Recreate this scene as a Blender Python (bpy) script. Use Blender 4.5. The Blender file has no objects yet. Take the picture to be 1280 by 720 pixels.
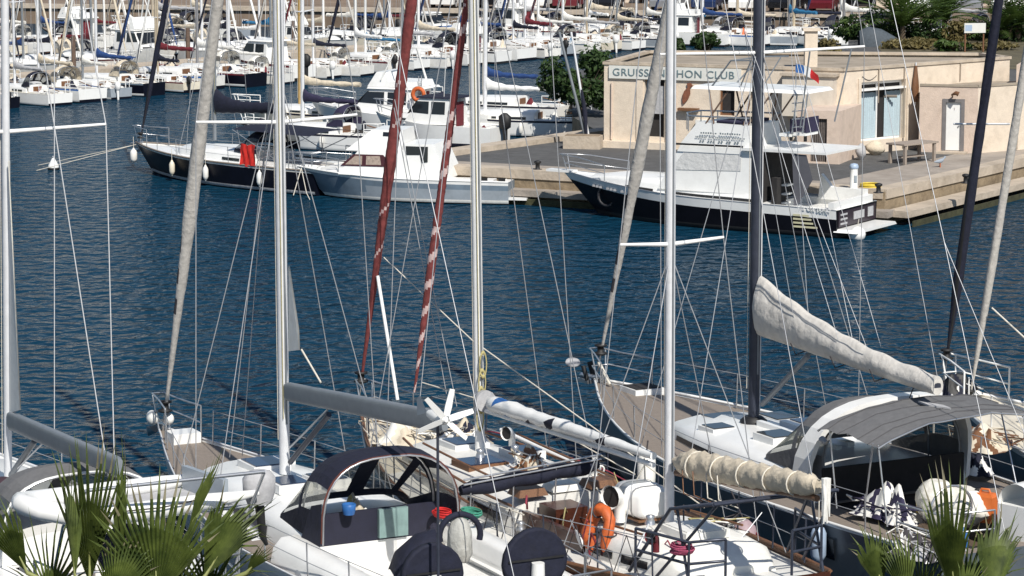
import bpy, math, random
from mathutils import Vector, Matrix
R=random.Random(7)
S=bpy.context.scene
COL=S.collection
# ---------------------------------------------------------------- camera model (pixel of the photo -> point in the place)
F=3600.;H=12.7;P=math.atan(554/F);CPI,SPI=math.cos(P),math.sin(P)
def ray(px,py):
    u=(px-640)/F;v=(360-py)/F
    return (u,CPI+v*SPI,-SPI+v*CPI)
def P_z(px,py,z):
    d=ray(px,py);t=(z-H)/d[2];return Vector((d[0]*t,d[1]*t,z))
def P_y(px,py,Y):
    d=ray(px,py);t=Y/d[1];return Vector((d[0]*t,Y,H+d[2]*t))
cam=bpy.data.cameras.new('camera');co=bpy.data.objects.new('camera',cam);COL.objects.link(co)
co.location=(0,0,H);co.rotation_euler=(math.pi/2-P,0,0)
cam.sensor_width=36;cam.lens=36*F/1280;cam.clip_start=.5;cam.clip_end=6000;S.camera=co
# ---------------------------------------------------------------- light
W=bpy.data.worlds.new('World');S.world=W;W.use_nodes=True
nt=W.node_tree;bg=nt.nodes['Background'];sk=nt.nodes.new('ShaderNodeTexSky');sk.sky_type='NISHITA';sk.sun_disc=False
ts=Vector((.36,-.93,1.02)).normalized()
sk.sun_elevation=math.asin(ts.z);sk.sun_rotation=math.atan2(ts.x,ts.y)
sk.air_density=1.0;sk.dust_density=.4;sk.ozone_density=2.0
nt.links.new(sk.outputs[0],bg.inputs[0]);bg.inputs[1].default_value=.075
sl=bpy.data.lights.new('sun','SUN');sl.energy=4.6;sl.angle=math.radians(.53);sl.color=(1,.95,.87)
so=bpy.data.objects.new('sun',sl);COL.objects.link(so);so.rotation_euler=ts.to_track_quat('Z','Y').to_euler();so.location=(60,-40,80)
S.view_settings.view_transform='Standard';S.view_settings.look='None';S.view_settings.gamma=1;S.view_settings.exposure=0.22
S.view_settings.use_curve_mapping=False
# ---------------------------------------------------------------- materials
MC={}
def mat(name,col,rough=.5,metal=0,var=.12,scale=3.,bump=0,bscale=30.,spec=.5,stain=0,stretch=(1,1,1)):
    if name in MC: return MC[name]
    m=bpy.data.materials.new(name);m.use_nodes=True;n=m.node_tree.nodes;l=m.node_tree.links
    b=n['Principled BSDF'];b.inputs['Roughness'].default_value=rough;b.inputs['Metallic'].default_value=metal
    b.inputs['Specular IOR Level'].default_value=spec
    tc=n.new('ShaderNodeTexCoord');mp=n.new('ShaderNodeMapping');mp.inputs['Scale'].default_value=stretch
    l.new(tc.outputs['Object'],mp.inputs['Vector'])
    nz=n.new('ShaderNodeTexNoise');nz.inputs['Scale'].default_value=scale;nz.inputs['Detail'].default_value=5;nz.inputs['Roughness'].default_value=.65
    l.new(mp.outputs[0],nz.inputs['Vector'])
    cr=n.new('ShaderNodeValToRGB');e=cr.color_ramp.elements
    e[0].position=.3;e[1].position=.7
    e[0].color=(*[max(0,c*(1-var)) for c in col],1);e[1].color=(*[min(1,c*(1+var)) for c in col],1)
    l.new(nz.outputs['Fac'],cr.inputs[0])
    out=cr.outputs[0]
    if stain:
        n2=n.new('ShaderNodeTexNoise');n2.inputs['Scale'].default_value=scale*.45;n2.inputs['Detail'].default_value=8;n2.inputs['Roughness'].default_value=.75
        l.new(mp.outputs[0],n2.inputs['Vector'])
        r2=n.new('ShaderNodeValToRGB');r2.color_ramp.elements[0].position=.5;r2.color_ramp.elements[1].position=.72
        r2.color_ramp.elements[0].color=(0,0,0,1);r2.color_ramp.elements[1].color=(stain,stain,stain,1)
        l.new(n2.outputs['Fac'],r2.inputs[0])
        mx=n.new('ShaderNodeMixRGB');mx.blend_type='MIX';mx.inputs[2].default_value=(col[0]*.38,col[1]*.33,col[2]*.26,1)
        l.new(r2.outputs[0],mx.inputs[0]);l.new(out,mx.inputs[1]);out=mx.outputs[0]
    l.new(out,b.inputs['Base Color'])
    if bump:
        n3=n.new('ShaderNodeTexNoise');n3.inputs['Scale'].default_value=bscale;n3.inputs['Detail'].default_value=4
        l.new(mp.outputs[0],n3.inputs['Vector'])
        bp=n.new('ShaderNodeBump');bp.inputs['Strength'].default_value=bump;bp.inputs['Distance'].default_value=.05
        l.new(n3.outputs['Fac'],bp.inputs['Height']);l.new(bp.outputs[0],b.inputs['Normal'])
    MC[name]=m;return m
def sheer_mat(name,col,fac):
    m=bpy.data.materials.new(name);m.use_nodes=True;n=m.node_tree.nodes;l=m.node_tree.links
    b=n['Principled BSDF'];b.inputs['Base Color'].default_value=(*col,1);b.inputs['Roughness'].default_value=.12
    t=n.new('ShaderNodeBsdfTransparent');t.inputs[0].default_value=(.9,.9,.86,1);mx=n.new('ShaderNodeMixShader');mx.inputs[0].default_value=fac
    l.new(t.outputs[0],mx.inputs[1]);l.new(b.outputs[0],mx.inputs[2]);l.new(mx.outputs[0],n['Material Output'].inputs[0]);return m
def leaf_mat(name,c1,c2,scale=2.):
    m=mat(name,c1,.55,0,.35,scale,spec=.35);n=m.node_tree.nodes;l=m.node_tree.links
    cr=[x for x in n if x.type=='VALTORGB'][0];cr.color_ramp.elements[1].color=(*c2,1)
    b=n['Principled BSDF'];t=n.new('ShaderNodeBsdfTranslucent');l.new(cr.outputs[0],t.inputs[0])
    mx=n.new('ShaderNodeMixShader');mx.inputs[0].default_value=.3;l.new(b.outputs[0],mx.inputs[1]);l.new(t.outputs[0],mx.inputs[2])
    l.new(mx.outputs[0],n['Material Output'].inputs[0]);return m
gel=mat('white_gelcoat',(.80,.80,.78),.28,0,.05,2,stain=.12)
gelw=mat('weathered_white',(.74,.73,.69),.45,0,.10,4,stain=.28)
cream=mat('cream_gelcoat',(.70,.64,.52),.4,0,.1,3,stain=.25)
offwhitec=mat('offwhite_canvas',(.70,.68,.62),.85,0,.1,6,bump=.4,bscale=8)  # even off-white canvas colour for bags, covers and hoods
navyhull=mat('navy_hull',(.004,.005,.011),.4,0,.3,2,spec=.2)
blackhull=mat('black_hull',(.004,.004,.007),.4,0,.3,2,spec=.2)
charcoal=mat('charcoal_hull',(.085,.10,.115),.28,0,.2,2)
bluegrey=mat('bluegrey_hull',(.045,.065,.095),.3,0,.2,2)
lightgrey=mat('lightgrey_hull',(.30,.34,.38),.35,0,.12,2,stain=.3)
greyband=mat('greyblue_band',(.16,.21,.26),.4,0,.2,2)
brownhull=mat('varnished_brown',(.060,.020,.012),.3,0,.35,6,stretch=(1,6,6))
wood=mat('worn_teak_trim',(.16,.075,.035),.5,0,.35,9,stretch=(1,6,6))
teak=mat('grey_teak_deck',(.22,.185,.155),.75,0,.22,14,stretch=(.6,6,6),stain=.25)
teakb=mat('brown_teak_deck',(.30,.20,.12),.7,0,.22,14,stretch=(.6,6,6))
alu=mat('aluminium',(.70,.71,.73),.45,.15,.08,5)
aluw=mat('white_spar',(.78,.78,.77),.35,0,.05,5)
alug=mat('grey_spar',(.20,.22,.24),.45,.15,.1,5)
alun=mat('dark_spar',(.045,.052,.075),.35,.3,.2,5)
steel=mat('stainless',(.55,.56,.58),.3,.8,.05,5)
rope=mat('pale_rope',(.62,.58,.50),.9,0,.2,40)
wirem=mat('rigging_wire',(.40,.41,.43),.45,.4,.1,20)
dkrope=mat('dark_rope',(.05,.045,.05),.9,0,.3,40)
ropey=mat('yellow_rope',(.40,.35,.16),.9,0,.3,40)
roper=mat('red_rope',(.35,.05,.08),.9,0,.3,40)
navyc=mat('navy_canvas',(.007,.009,.024),.85,0,.25,8,bump=.5,bscale=6)
bluec=mat('blue_canvas',(.015,.05,.17),.85,0,.25,8,bump=.5,bscale=6)
tealc=mat('teal_canvas',(.02,.15,.30),.85,0,.2,8,bump=.5,bscale=6)
marc=mat('maroon_canvas',(.13,.012,.02),.85,0,.25,8,bump=.5,bscale=6)
purc=mat('violet_canvas',(.02,.017,.048),.85,0,.25,8)
greyc=mat('grey_canvas',(.135,.135,.138),.9,0,.12,8,bump=.3,bscale=6)
ltgreyc=mat('lightgrey_canvas',(.40,.40,.41),.9,0,.12,8,bump=.5,bscale=6)
beigec=mat('beige_canvas',(.56,.49,.38),.9,0,.15,7,bump=.8,bscale=5)
redc=mat('faded_red_canvas',(.19,.042,.040),.85,0,.3,10)
pinkc=mat('pale_pink_stripe',(.62,.46,.44),.85,0,.15,10)
sailc=mat('furled_sailcloth',(.46,.44,.41),.85,0,.16,9,bump=.4,bscale=9)
glass=mat('dark_glass',(.015,.018,.022),.08,0,.1,3)
blueglass=mat('tinted_hatch',(.012,.025,.06),.12,0,.2,3)
black=mat('black_rubber',(.012,.012,.013),.6,0,.2,8)
dark=mat('dark_interior',(.02,.018,.018),.9,0,.2,5)
orange=mat('orange_plastic',(.62,.15,.03),.45,0,.12,5)
oranger=mat('rusty_orange_foam',(.52,.11,.025),.6,0,.25,8)
redp=mat('red_cloth',(.55,.02,.02),.8,0,.2,5)
yellow=mat('yellow_plastic',(.65,.5,.06),.5,0,.15,6)
bluep=mat('blue_plastic',(.03,.13,.38),.4,0,.15,6)
greenc=mat('green_rope',(.05,.26,.18),.9,0,.3,40)
skyblue=mat('pale_blue_vinyl',(.34,.43,.56),.4,0,.1,6)
whitev=mat('white_vinyl',(.78,.77,.73),.4,0,.08,6,stain=.2)
stucco=mat('peach_stucco',(.67,.575,.465),.9,0,.08,3,bump=.3,bscale=25,stain=.30)
stuccod=mat('rosy_shaded_stucco',(.60,.485,.40),.9,0,.09,3,bump=.3,bscale=25,stain=.34)
roofm=mat('roof_screed',(.33,.28,.22),.95,0,.22,1.2,stain=.5)
signw=mat('sign_board',(.66,.66,.62),.5,0,.05,3)
signg=mat('sign_lettering',(.14,.20,.22),.6,0,.1,3)
concrete=mat('quay_concrete',(.32,.28,.24),.9,0,.2,.9,bump=.4,bscale=8,stain=.55)
concretel=mat('pale_coping',(.46,.39,.31),.9,0,.18,1.5,bump=.4,bscale=8,stain=.45)
quaywall=mat('quay_wall_stone',(.26,.20,.13),.95,0,.3,1.5,bump=.8,bscale=5,stain=.7)
asphalt=mat('asphalt',(.085,.085,.085),.95,0,.25,2.5,bump=.3,bscale=30,stain=.3)
earth=mat('sandy_ground',(.26,.20,.14),.95,0,.3,1.,bump=.5,bscale=6)
clear=sheer_mat('clear_vinyl',(.35,.35,.33),.42)
clear2=sheer_mat('smoked_vinyl',(.10,.10,.10),.62)
# ---------------------------------------------------------------- mesh builder
class M:
    def __init__(s): s.v=[];s.f=[];s.mi=[];s.sm=[];s.T=None
    def add(s,vs,fs,m=0,sm=False):
        o=len(s.v)
        if s.T is not None: vs=[s.T@Vector(v) for v in vs]
        s.v+= [tuple(v) for v in vs]
        for k,f in enumerate(fs):
            s.f.append([i+o for i in f]);s.mi.append(m[k] if isinstance(m,list) else m);s.sm.append(sm)
        return s
    def box(s,x0,x1,y0,y1,z0,z1,m=0,tx=0,ty=0):
        return s.add([(x0,y0,z0),(x1,y0,z0),(x1,y1,z0),(x0,y1,z0),(x0+tx,y0+ty,z1),(x1-tx,y0+ty,z1),(x1-tx,y1-ty,z1),(x0+tx,y1-ty,z1)],
              [(3,2,1,0),(4,5,6,7),(0,1,5,4),(1,2,6,5),(2,3,7,6),(3,0,4,7)],m)
    def loft(s,rings,closed=True,c0=False,c1=False,m=0,sm=True):
        n=len(rings[0]);vs=[p for r in rings for p in r];fs=[];ms=[]
        for i in range(len(rings)-1):
            for j in range(n if closed else n-1):
                k=(j+1)%n;fs.append((i*n+j,i*n+k,(i+1)*n+k,(i+1)*n+j));ms.append(m(i,j) if callable(m) else m)
        mm=m(0,0) if callable(m) else m
        s.add(vs,fs,ms,sm)
        if c0: s.add(rings[0],[tuple(reversed(range(n)))],mm,False)
        if c1: s.add(rings[-1],[tuple(range(n))],mm,False)
        return s
    def tube(s,pts,r,n=6,m=0,cap=True,flat=1.):
        pts=[Vector(p) for p in pts];rings=[];up=None
        for i,p in enumerate(pts):
            d=(pts[min(i+1,len(pts)-1)]-pts[max(i-1,0)])
            if d.length<1e-9:d=Vector((0,0,1))
            d.normalize()
            if up is None:
                up=Vector((0,0,1)) if abs(d.z)<.9 else Vector((1,0,0))
            a=d.cross(up)
            if a.length<1e-6:a=d.cross(Vector((0,1,0)))
            a.normalize();b=a.cross(d).normalized();up=b
            rr=r[i] if isinstance(r,(list,tuple)) else r
            rings.append([p+(a*math.cos(t)*flat+b*math.sin(t))*rr for t in [2*math.pi*j/n for j in range(n)]])
        return s.loft(rings,True,cap,cap,m)
    def ell(s,c,r,nu=12,nv=8,m=0):
        c=Vector(c);rings=[]
        for i in range(nv+1):
            th=math.pi*(i/nv);q=max(math.sin(th),.02)
            rings.append([c+Vector((r[0]*q*math.cos(2*math.pi*j/nu),r[1]*q*math.sin(2*math.pi*j/nu),r[2]*-math.cos(th))) for j in range(nu)])
        return s.loft(rings,True,True,True,m)
    def cyl(s,p,q,r,n=12,m=0): return s.tube([p,q],r,n,m)
    def lathe(s,prof,n=14,m=0,c=(0,0,0)):
        return s.loft([[(c[0]+r*math.cos(2*math.pi*j/n),c[1]+r*math.sin(2*math.pi*j/n),c[2]+z) for j in range(n)] for r,z in prof],True,True,True,m)
    def poly(s,pts,z0,z1,m=0):
        n=len(pts);vs=[(p[0],p[1],z0) for p in pts]+[(p[0],p[1],z1) for p in pts]
        return s.add(vs,[tuple(reversed(range(n))),tuple(range(n,2*n))]+[(i,(i+1)%n,n+(i+1)%n,n+i) for i in range(n)],m)
    def build(s,name,mats,parent=None,loc=None,rz=0):
        me=bpy.data.meshes.new(name);me.from_pydata(s.v,[],s.f)
        if not isinstance(mats,(list,tuple)): mats=[mats]
        for x in mats: me.materials.append(x)
        me.polygons.foreach_set('material_index',s.mi);me.polygons.foreach_set('use_smooth',s.sm);me.update()
        o=bpy.data.objects.new(name,me);COL.objects.link(o)
        if parent: o.parent=parent
        if loc is not None:o.location=loc
        if rz:o.rotation_euler=(0,0,rz)
        return o
def tag(o,label,cat,group=None,kind=None):
    if label:o['label']=label
    if cat:o['category']=cat
    if group:o['group']=group
    if kind:o['kind']=kind
    return o
def empty(name,loc,rz,label,cat,group=None):
    o=bpy.data.objects.new(name,None);COL.objects.link(o);o.location=loc;o.rotation_euler=(0,0,rz);o.empty_display_size=.3
    return tag(o,label,cat,group)
def copy_tree(o,parent=None):
    c=o.copy();COL.objects.link(c)
    if parent:c.parent=parent
    for ch in o.children: copy_tree(ch,c)
    return c
def ring(c,R_,r,n=20,k=8,axis='z',a0=0,a1=2*math.pi,m=None,mi=0):
    m=m or M();pts=[]
    for i in range(n+1):
        a=a0+(a1-a0)*i/n;u,v=R_*math.cos(a),R_*math.sin(a)
        pts.append(Vector(c)+Vector({'z':(u,v,0),'x':(0,u,v),'y':(u,0,v)}[axis]))
    m.tube(pts,r,k,mi);return m
# ---------------------------------------------------------------- setting
def structure(name,m,mats): return tag(m.build(name,mats),None,None,None,'structure')
def water_mat():
    m=bpy.data.materials.new('harbour_water');m.use_nodes=True;n=m.node_tree.nodes;l=m.node_tree.links
    b=n['Principled BSDF'];b.inputs['Base Color'].default_value=(.0050,.038,.082,1);b.inputs['Roughness'].default_value=.08;b.inputs['Specular IOR Level'].default_value=.10;b.inputs['IOR'].default_value=1.333
    tc=n.new('ShaderNodeTexCoord');mp=n.new('ShaderNodeMapping');mp.inputs['Rotation'].default_value=(0,0,.12);mp.inputs['Scale'].default_value=(1.,.9,1)
    l.new(tc.outputs['Object'],mp.inputs[0])
    def nz(sc,det,ro):
        x=n.new('ShaderNodeTexNoise');x.inputs['Scale'].default_value=sc;x.inputs['Detail'].default_value=det;x.inputs['Roughness'].default_value=ro;x.inputs['Distortion'].default_value=.35
        l.new(mp.outputs[0],x.inputs['Vector']);return x
    a=nz(1.75,2.0,.45);c=nz(.07,2,.5)
    bm=n.new('ShaderNodeBump');bm.inputs['Distance'].default_value=.5
    rr=n.new('ShaderNodeMapRange');rr.inputs['From Min'].default_value=.3;rr.inputs['From Max'].default_value=.7;rr.inputs['To Min'].default_value=.45;rr.inputs['To Max'].default_value=1.
    l.new(c.outputs['Fac'],rr.inputs[0]);
    sx=n.new('ShaderNodeSeparateXYZ');l.new(tc.outputs['Object'],sx.inputs[0])
    r3=n.new('ShaderNodeMapRange');r3.inputs['From Min'].default_value=70;r3.inputs['From Max'].default_value=118;r3.inputs['To Min'].default_value=1.;r3.inputs['To Max'].default_value=.42
    l.new(sx.outputs['Y'],r3.inputs[0]);mu=n.new('ShaderNodeMath');mu.operation='MULTIPLY';l.new(rr.outputs[0],mu.inputs[0]);l.new(r3.outputs[0],mu.inputs[1])
    l.new(mu.outputs[0],bm.inputs['Strength']);l.new(a.outputs['Fac'],bm.inputs['Height'])
    df=n.new('ShaderNodeBsdfDiffuse');df.inputs[0].default_value=(.0040,.031,.060,1);gl=n.new('ShaderNodeBsdfGlossy');gl.inputs['Roughness'].default_value=.09
    fr=n.new('ShaderNodeFresnel');fr.inputs['IOR'].default_value=1.33;fm=n.new('ShaderNodeMath');fm.operation='MULTIPLY';fm.inputs[1].default_value=.46
    for x in(df,gl,fr): l.new(bm.outputs[0],x.inputs['Normal'])
    l.new(fr.outputs[0],fm.inputs[0]);mx=n.new('ShaderNodeMixShader');l.new(fm.outputs[0],mx.inputs[0]);l.new(df.outputs[0],mx.inputs[1]);l.new(gl.outputs[0],mx.inputs[2]);l.new(mx.outputs[0],n['Material Output'].inputs[0])
    return m
structure('water',M().add([(-3000,-200,0),(3000,-200,0),(3000,5000,0),(-3000,5000,0)],[(0,1,2,3)]),[water_mat()])
structure('seabed_ground',M().add([(-3000,-200,-3),(3000,-200,-3),(3000,5000,-3),(-3000,5000,-3)],[(0,1,2,3)]),[earth])
# peninsula
LP=[(-4.3,105.1),(12.6,96.7),(18.9,106.5),(48,152),(62,174),(21,180),(19.0,163),(12,150),(3.2,150),(2.6,124),(3.64,116.9),(-3.6,107.4)]
structure('peninsula_ground',M().poly(LP,-2.5,1.096),[quaywall])
def inset_strip(a,b,w,z0,z1,sh=0):
    a=Vector(a);b=Vector(b);d=(b-a).normalized();nrm=Vector((-d.y,d.x))
    a2=a+nrm*sh;b2=b+nrm*sh
    return M().poly([tuple(a2),tuple(b2),tuple(b2+nrm*w),tuple(a2+nrm*w)],z0,z1)
E0,E1,E2,E3=LP[0],LP[1],LP[2],LP[3]
structure('asphalt_apron',M().add([(x,y,1.1) for x,y in LP],[tuple(range(len(LP)))]),[asphalt])
structure('quay_coping',inset_strip((-4.2,105.05),(12.55,96.75),.75,.86,1.19,-.06),[concretel])
structure('quay_path',inset_strip((-3.9,105.8),(12.4,97.65),.0+1.3,1.101,1.106,.0),[concrete])
weed=mat('waterline_weed',(.045,.045,.02),.95,0,.4,3,bump=.8,bscale=6)
structure('quay_weed',inset_strip((-4.2,105.05),(12.9,96.5),.05,-.4,.22,-.66),[weed])
structure('side_weed',inset_strip((12.8,96.4),(48,151.3),.05,-.4,.2,-.82),[weed])
structure('quay_ledge',inset_strip((-4.2,105.05),(12.9,96.5),.7,.30,.52,-.62),[concrete])
structure('side_coping',inset_strip((12.62,96.75),(48,151.6),.6,.86,1.18,-.06),[concretel])
structure('side_path',inset_strip((12.62,97.0),(48,152),2.3,1.102,1.108,.5),[concrete])
structure('side_ledge',inset_strip((12.7,96.55),(48,151.4),.8,.28,.50,-.75),[concretel])
structure('west_coping',inset_strip((3.6,117.0),(-3.7,107.3),.8,.8,1.30,-.06),[concretel])
structure('shrub_bed',M().add([(20.2,150,1.115),(46,152,1.115),(60,173,1.115),(21.8,179,1.115)],[(0,1,2,3)]),[mat('dark_soil',(.10,.085,.05),.95,0,.35,1.,bump=.5,bscale=6)])
# far quay and promenade, near quay
structure('far_quay',M().poly([(-260,253),(-40,208.5),(24,195.5),(240,193),(240,400),(-260,400)],-2.5,1.3),[mat('far_quay_stone',(.20,.15,.11),.95,0,.3,.4,stain=.6)])
structure('far_coping',M().poly([(-260,252.8),(-40,208.3),(24,195.3),(24,196.1),(-40,209.1),(-260,253.6)],1.12,1.42),[concretel])
structure('far_land',M().poly([(-3000,400),(3000,400),(3000,5000),(-3000,5000)],-2.5,1.25),[earth])
structure('near_quay',M().poly([(-200,-150),(200,-150),(200,35.5),(-200,35.5)],-2.5,1.1),[concrete])
# ---------------------------------------------------------------- clubhouse
class Fr:
    def __init__(s,o,h):
        s.o=Vector((o[0],o[1]));s.a=Vector((h[0],h[1])).normalized();s.p=Vector((-s.a.y,s.a.x));s.rz=math.atan2(s.a.y,s.a.x)
    def loc(s,w):
        d=Vector((w[0],w[1]))-s.o;return Vector((d.dot(s.a),d.dot(s.p),w[2]))
    def cl(s,px,py,off=0):
        d=ray(px,py);t=(off+s.o.dot(s.p))/(d[0]*s.p.x+d[1]*s.p.y);return s.loc((d[0]*t,d[1]*t,H+d[2]*t))
    def xc(s,px,py,x):
        d=ray(px,py);t=(x+s.o.dot(s.a))/(d[0]*s.a.x+d[1]*s.a.y);return s.loc((d[0]*t,d[1]*t,H+d[2]*t))
    def dk(s,px,py,z): return s.loc(P_z(px,py,z))
    def w(s,x,y,z):
        q=s.o+s.a*x+s.p*y;return Vector((q.x,q.y,z))
    def T(s,o=(0,0)):
        m=Matrix.Translation((s.o.x-o[0],s.o.y-o[1],0))@Matrix.Rotation(s.rz,4,'Z');return m
K=(12.46,108.1)
club=empty('clubhouse',(K[0],K[1],1.1),0,'single-storey peach clubhouse with flat roof and long white name board on the quay','building')
FA=Fr(K,(.934,-.358));FB=Fr(K,(.76,.65))
def Tm(fr): return Matrix.Translation((0,0,-1.1))@fr.T(K)
def wall(m,u0,u1,z0,z1,holes,t=.3,mi=0):
    us=sorted({u0,u1,*[h[0] for h in holes],*[h[1] for h in holes]});zs=sorted({z0,z1,*[h[2] for h in holes],*[h[3] for h in holes]})
    for a,b in zip(us,us[1:]):
        for c,d in zip(zs,zs[1:]):
            cu,cz=(a+b)/2,(c+d)/2
            if any(h[0]<cu<h[1] and h[2]<cz<h[3] for h in holes): continue
            m.add([(a,0,c),(b,0,c),(b,0,d),(a,0,d)],[(0,1,2,3)],mi)
    for a,b,c,d in holes:
        m.add([(a,0,c),(b,0,c),(b,0,d),(a,0,d),(a,t,c),(b,t,c),(b,t,d),(a,t,d)],[(0,4,5,1),(1,5,6,2),(2,6,7,3),(3,7,4,0)],mi)
m=M();m.T=Tm(FA)
o1=FA.cl(806,99);o1b=FA.cl(830,172);o2=FA.cl(899,102);o2b=FA.cl(918,145)
hA=[(o1.x,o1b.x,max(1.25,o1b.z),o1.z),(o2.x,o2b.x,o2b.z,o2.z)]
xl=FA.cl(755,120).x
wall(m,xl,0,1.1,4.3,hA)
m.T=Tm(FB)
b1=FB.cl(1077,103);b2=FB.cl(1131,172)
hB=[(b1.x,b2.x,b2.z,b1.z)]
wall(m,0,9.6,1.1,4.35,hB)
m.T=None
pl=FA.w(xl,0,0)-Vector((*K,0));pk=Vector((0,0,0));pr=FB.w(9.6,0,0)-Vector((*K,0));bl=pl+Vector((1.9,6.2,0));br=pr+Vector((-.8,2.0,0))
for a,b in((pr,br),(br,bl),(bl,pl)): m.add([(a.x,a.y,0),(b.x,b.y,0),(b.x,b.y,3.25),(a.x,a.y,3.25)],[(0,1,2,3)])
m.build('wall',[stucco],club)
# roof slab with low parapet rim
rp=[pl,pk,pr,br,bl]
def shrink(pts,d):
    c=sum(pts,Vector())/len(pts);return [p+(c-p).normalized()*d for p in pts]
M().poly([(p.x,p.y) for p in shrink(rp,.25)],3.0,3.12).build('roof',[roofm],club)
m=M()
for a,b in zip(rp,rp[1:]+rp[:1]):
    d=(b-a).normalized();n=Vector((-d.y,d.x,0))
    m.poly([(q.x,q.y) for q in(a-n*.05-d*.05,b-n*.05+d*.05,b+n*.22,a+n*.22)],3.2,3.31)
m.build('parapet_cap',[concretel],club)
# openings
def pane(fr,h,mt,inset,name,parent,z=-1.1,frame=None,bars=()):
    m=M();m.T=Tm(fr);m.add([(h[0],inset,h[2]),(h[1],inset,h[2]),(h[1],inset,h[3]),(h[0],inset,h[3])],[(0,1,2,3)])
    g=None
    if frame:
        f=M();f.T=Tm(fr);w=.07
        f.box(h[0]+.003,h[0]+w,inset-.06,inset-.01,h[2]+.003,h[3]-.003);f.box(h[1]-w,h[1]-.003,inset-.06,inset-.01,h[2]+.003,h[3]-.003)
        f.box(h[0]+w,h[1]-w,inset-.06,inset-.01,h[3]-w-.05,h[3]-.003);f.box(h[0]+w,h[1]-w,inset-.06,inset-.01,h[2]+.003,h[2]+w)
        for u in bars:f.box(u-.035,u+.035,inset-.065,inset-.012,h[2]+w,h[3]-w-.05)
        g=f.build(name,[frame],parent)
        m.build('pane',[mt],g)
    else: g=m.build(name,[mt],parent)
    return g
d1=pane(FA,hA[0],dark,.28,'doorway',club)
m=M();m.T=Tm(FA);m.box(hA[0][0]+.25,hA[0][1]-.02,.1,.13,hA[0][2]+.9,hA[0][3]-.25);m.build('grey_blind',[ltgreyc],club)
pane(FA,hA[1],dark,.25,'window',club,frame=wood)
h=hB[0];w3=(h[1]-h[0])
g=pane(FB,h,dark,.28,'sliding_door',club,frame=aluw,bars=(h[0]+w3*.44,))
m=M();m.T=Tm(FB)
cur=mat('pale_curtain',(.40,.50,.55),.9,0,.12,20)
def curtain(m,u0,u1,z0,z1,v):
    n=24;vs=[];fs=[]
    for i in range(n+1):
        u=u0+(u1-u0)*i/n;q=v+.025*math.sin(i*2.3)
        vs+=[(u,q,z0),(u,q,z1-.03*(i%2))]
    for i in range(n): fs.append((2*i,2*i+2,2*i+3,2*i+1))
    m.add(vs,fs,0,True)
curtain(m,h[0]+.08,h[0]+w3*.42,h[2]+.08,h[3]-.42,.24);m.build('curtain',[cur],g)
m=M();m.T=Tm(FB);curtain(m,h[0]+w3*.62,h[1]-.08,h[2]+.08,h[3]-.42,.24);m.build('curtain',[cur],g)
m=M();m.T=Tm(FB);m.box(h[0],h[1],-.02,.27,h[3]-.34,h[3]-.26);m.build('transom_bar',[aluw],g)
# white reveal pilasters
for fr_,a_,b_,z_ in((FB,h[1]+.05,h[1]+.2,h[3]+.15),(FB,h[0]-.2,h[0]-.05,h[3]+.15),(FA,hA[0][0]-.32,hA[0][0]-.06,hA[0][3]),(FA,hA[0][1]+.06,hA[0][1]+.25,hA[0][3])):
    m=M();m.T=Tm(fr_);m.box(a_,b_,-.05,.02,1.1,z_);m.build('door_surround',[stucco],club)
m=M();m.T=Tm(FA);m.box(xl-.15,hA[0][1]+.4,-.35,-.002,1.1,1.36);m.build('plinth_step',[stucco],club)
# porch block in front of the corner
FP=Fr((11.0,105.6),(.934,-.358))
m=M();m.T=Matrix.Translation((0,0,-1.1))@FP.T(K)
q0=FP.cl(1013,148);q1=FP.cl(1033,200);qr=FP.cl(1049,200)
hP=[(q0.x,q1.x,1.16,q0.z)]
wall(m,q0.x-.5,qr.x,1.1,3.05,hP,.25)
m.add([(qr.x,0,1.1),(qr.x,3.2,1.1),(qr.x,3.2,3.05),(qr.x,0,3.05)],[(0,1,2,3)])
m.add([(q0.x-.5,0,1.1),(q0.x-.5,3.2,1.1),(q0.x-.5,3.2,3.05),(q0.x-.5,0,3.05)],[(3,2,1,0)])
m.add([(q0.x-.5,0,3.05),(qr.x,0,3.05),(qr.x,3.2,3.05),(q0.x-.5,3.2,3.05)],[(0,1,2,3)])
m.build('porch',[stuccod],club)
m=M();m.T=Matrix.Translation((0,0,-1.1))@FP.T(K);m.add([(q0.x,.2,1.16),(q1.x,.2,1.16),(q1.x,.2,q0.z),(q0.x,.2,q0.z)],[(0,1,2,3)])
for k in range(9):
    u=q0.x+(q1.x-q0.x)*(k+.5)/9;m.box(u-.02,u+.02,.1,.14,1.17,q0.z-.01,1)
m.build('slatted_door',[dark,mat('weathered_slat',(.14,.12,.11),.9,0,.3,9)],club)
# upper porch parapet (grey-white render beside the corner)
m=M();m.T=Tm(FA);u0=FA.cl(978,95,-.6).x;m.box(u0,-.25,-.62,-.003,2.6,4.12);m.build('bay_wall',[mat('pale_render',(.60,.54,.46),.9,0,.08,3,stain=.2)],club)
m=M();m.T=Tm(FA);m.box(u0-.08,-.15,-.72,-.003,4.12,4.22);m.build('bay_cap',[concretel],club)
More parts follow.
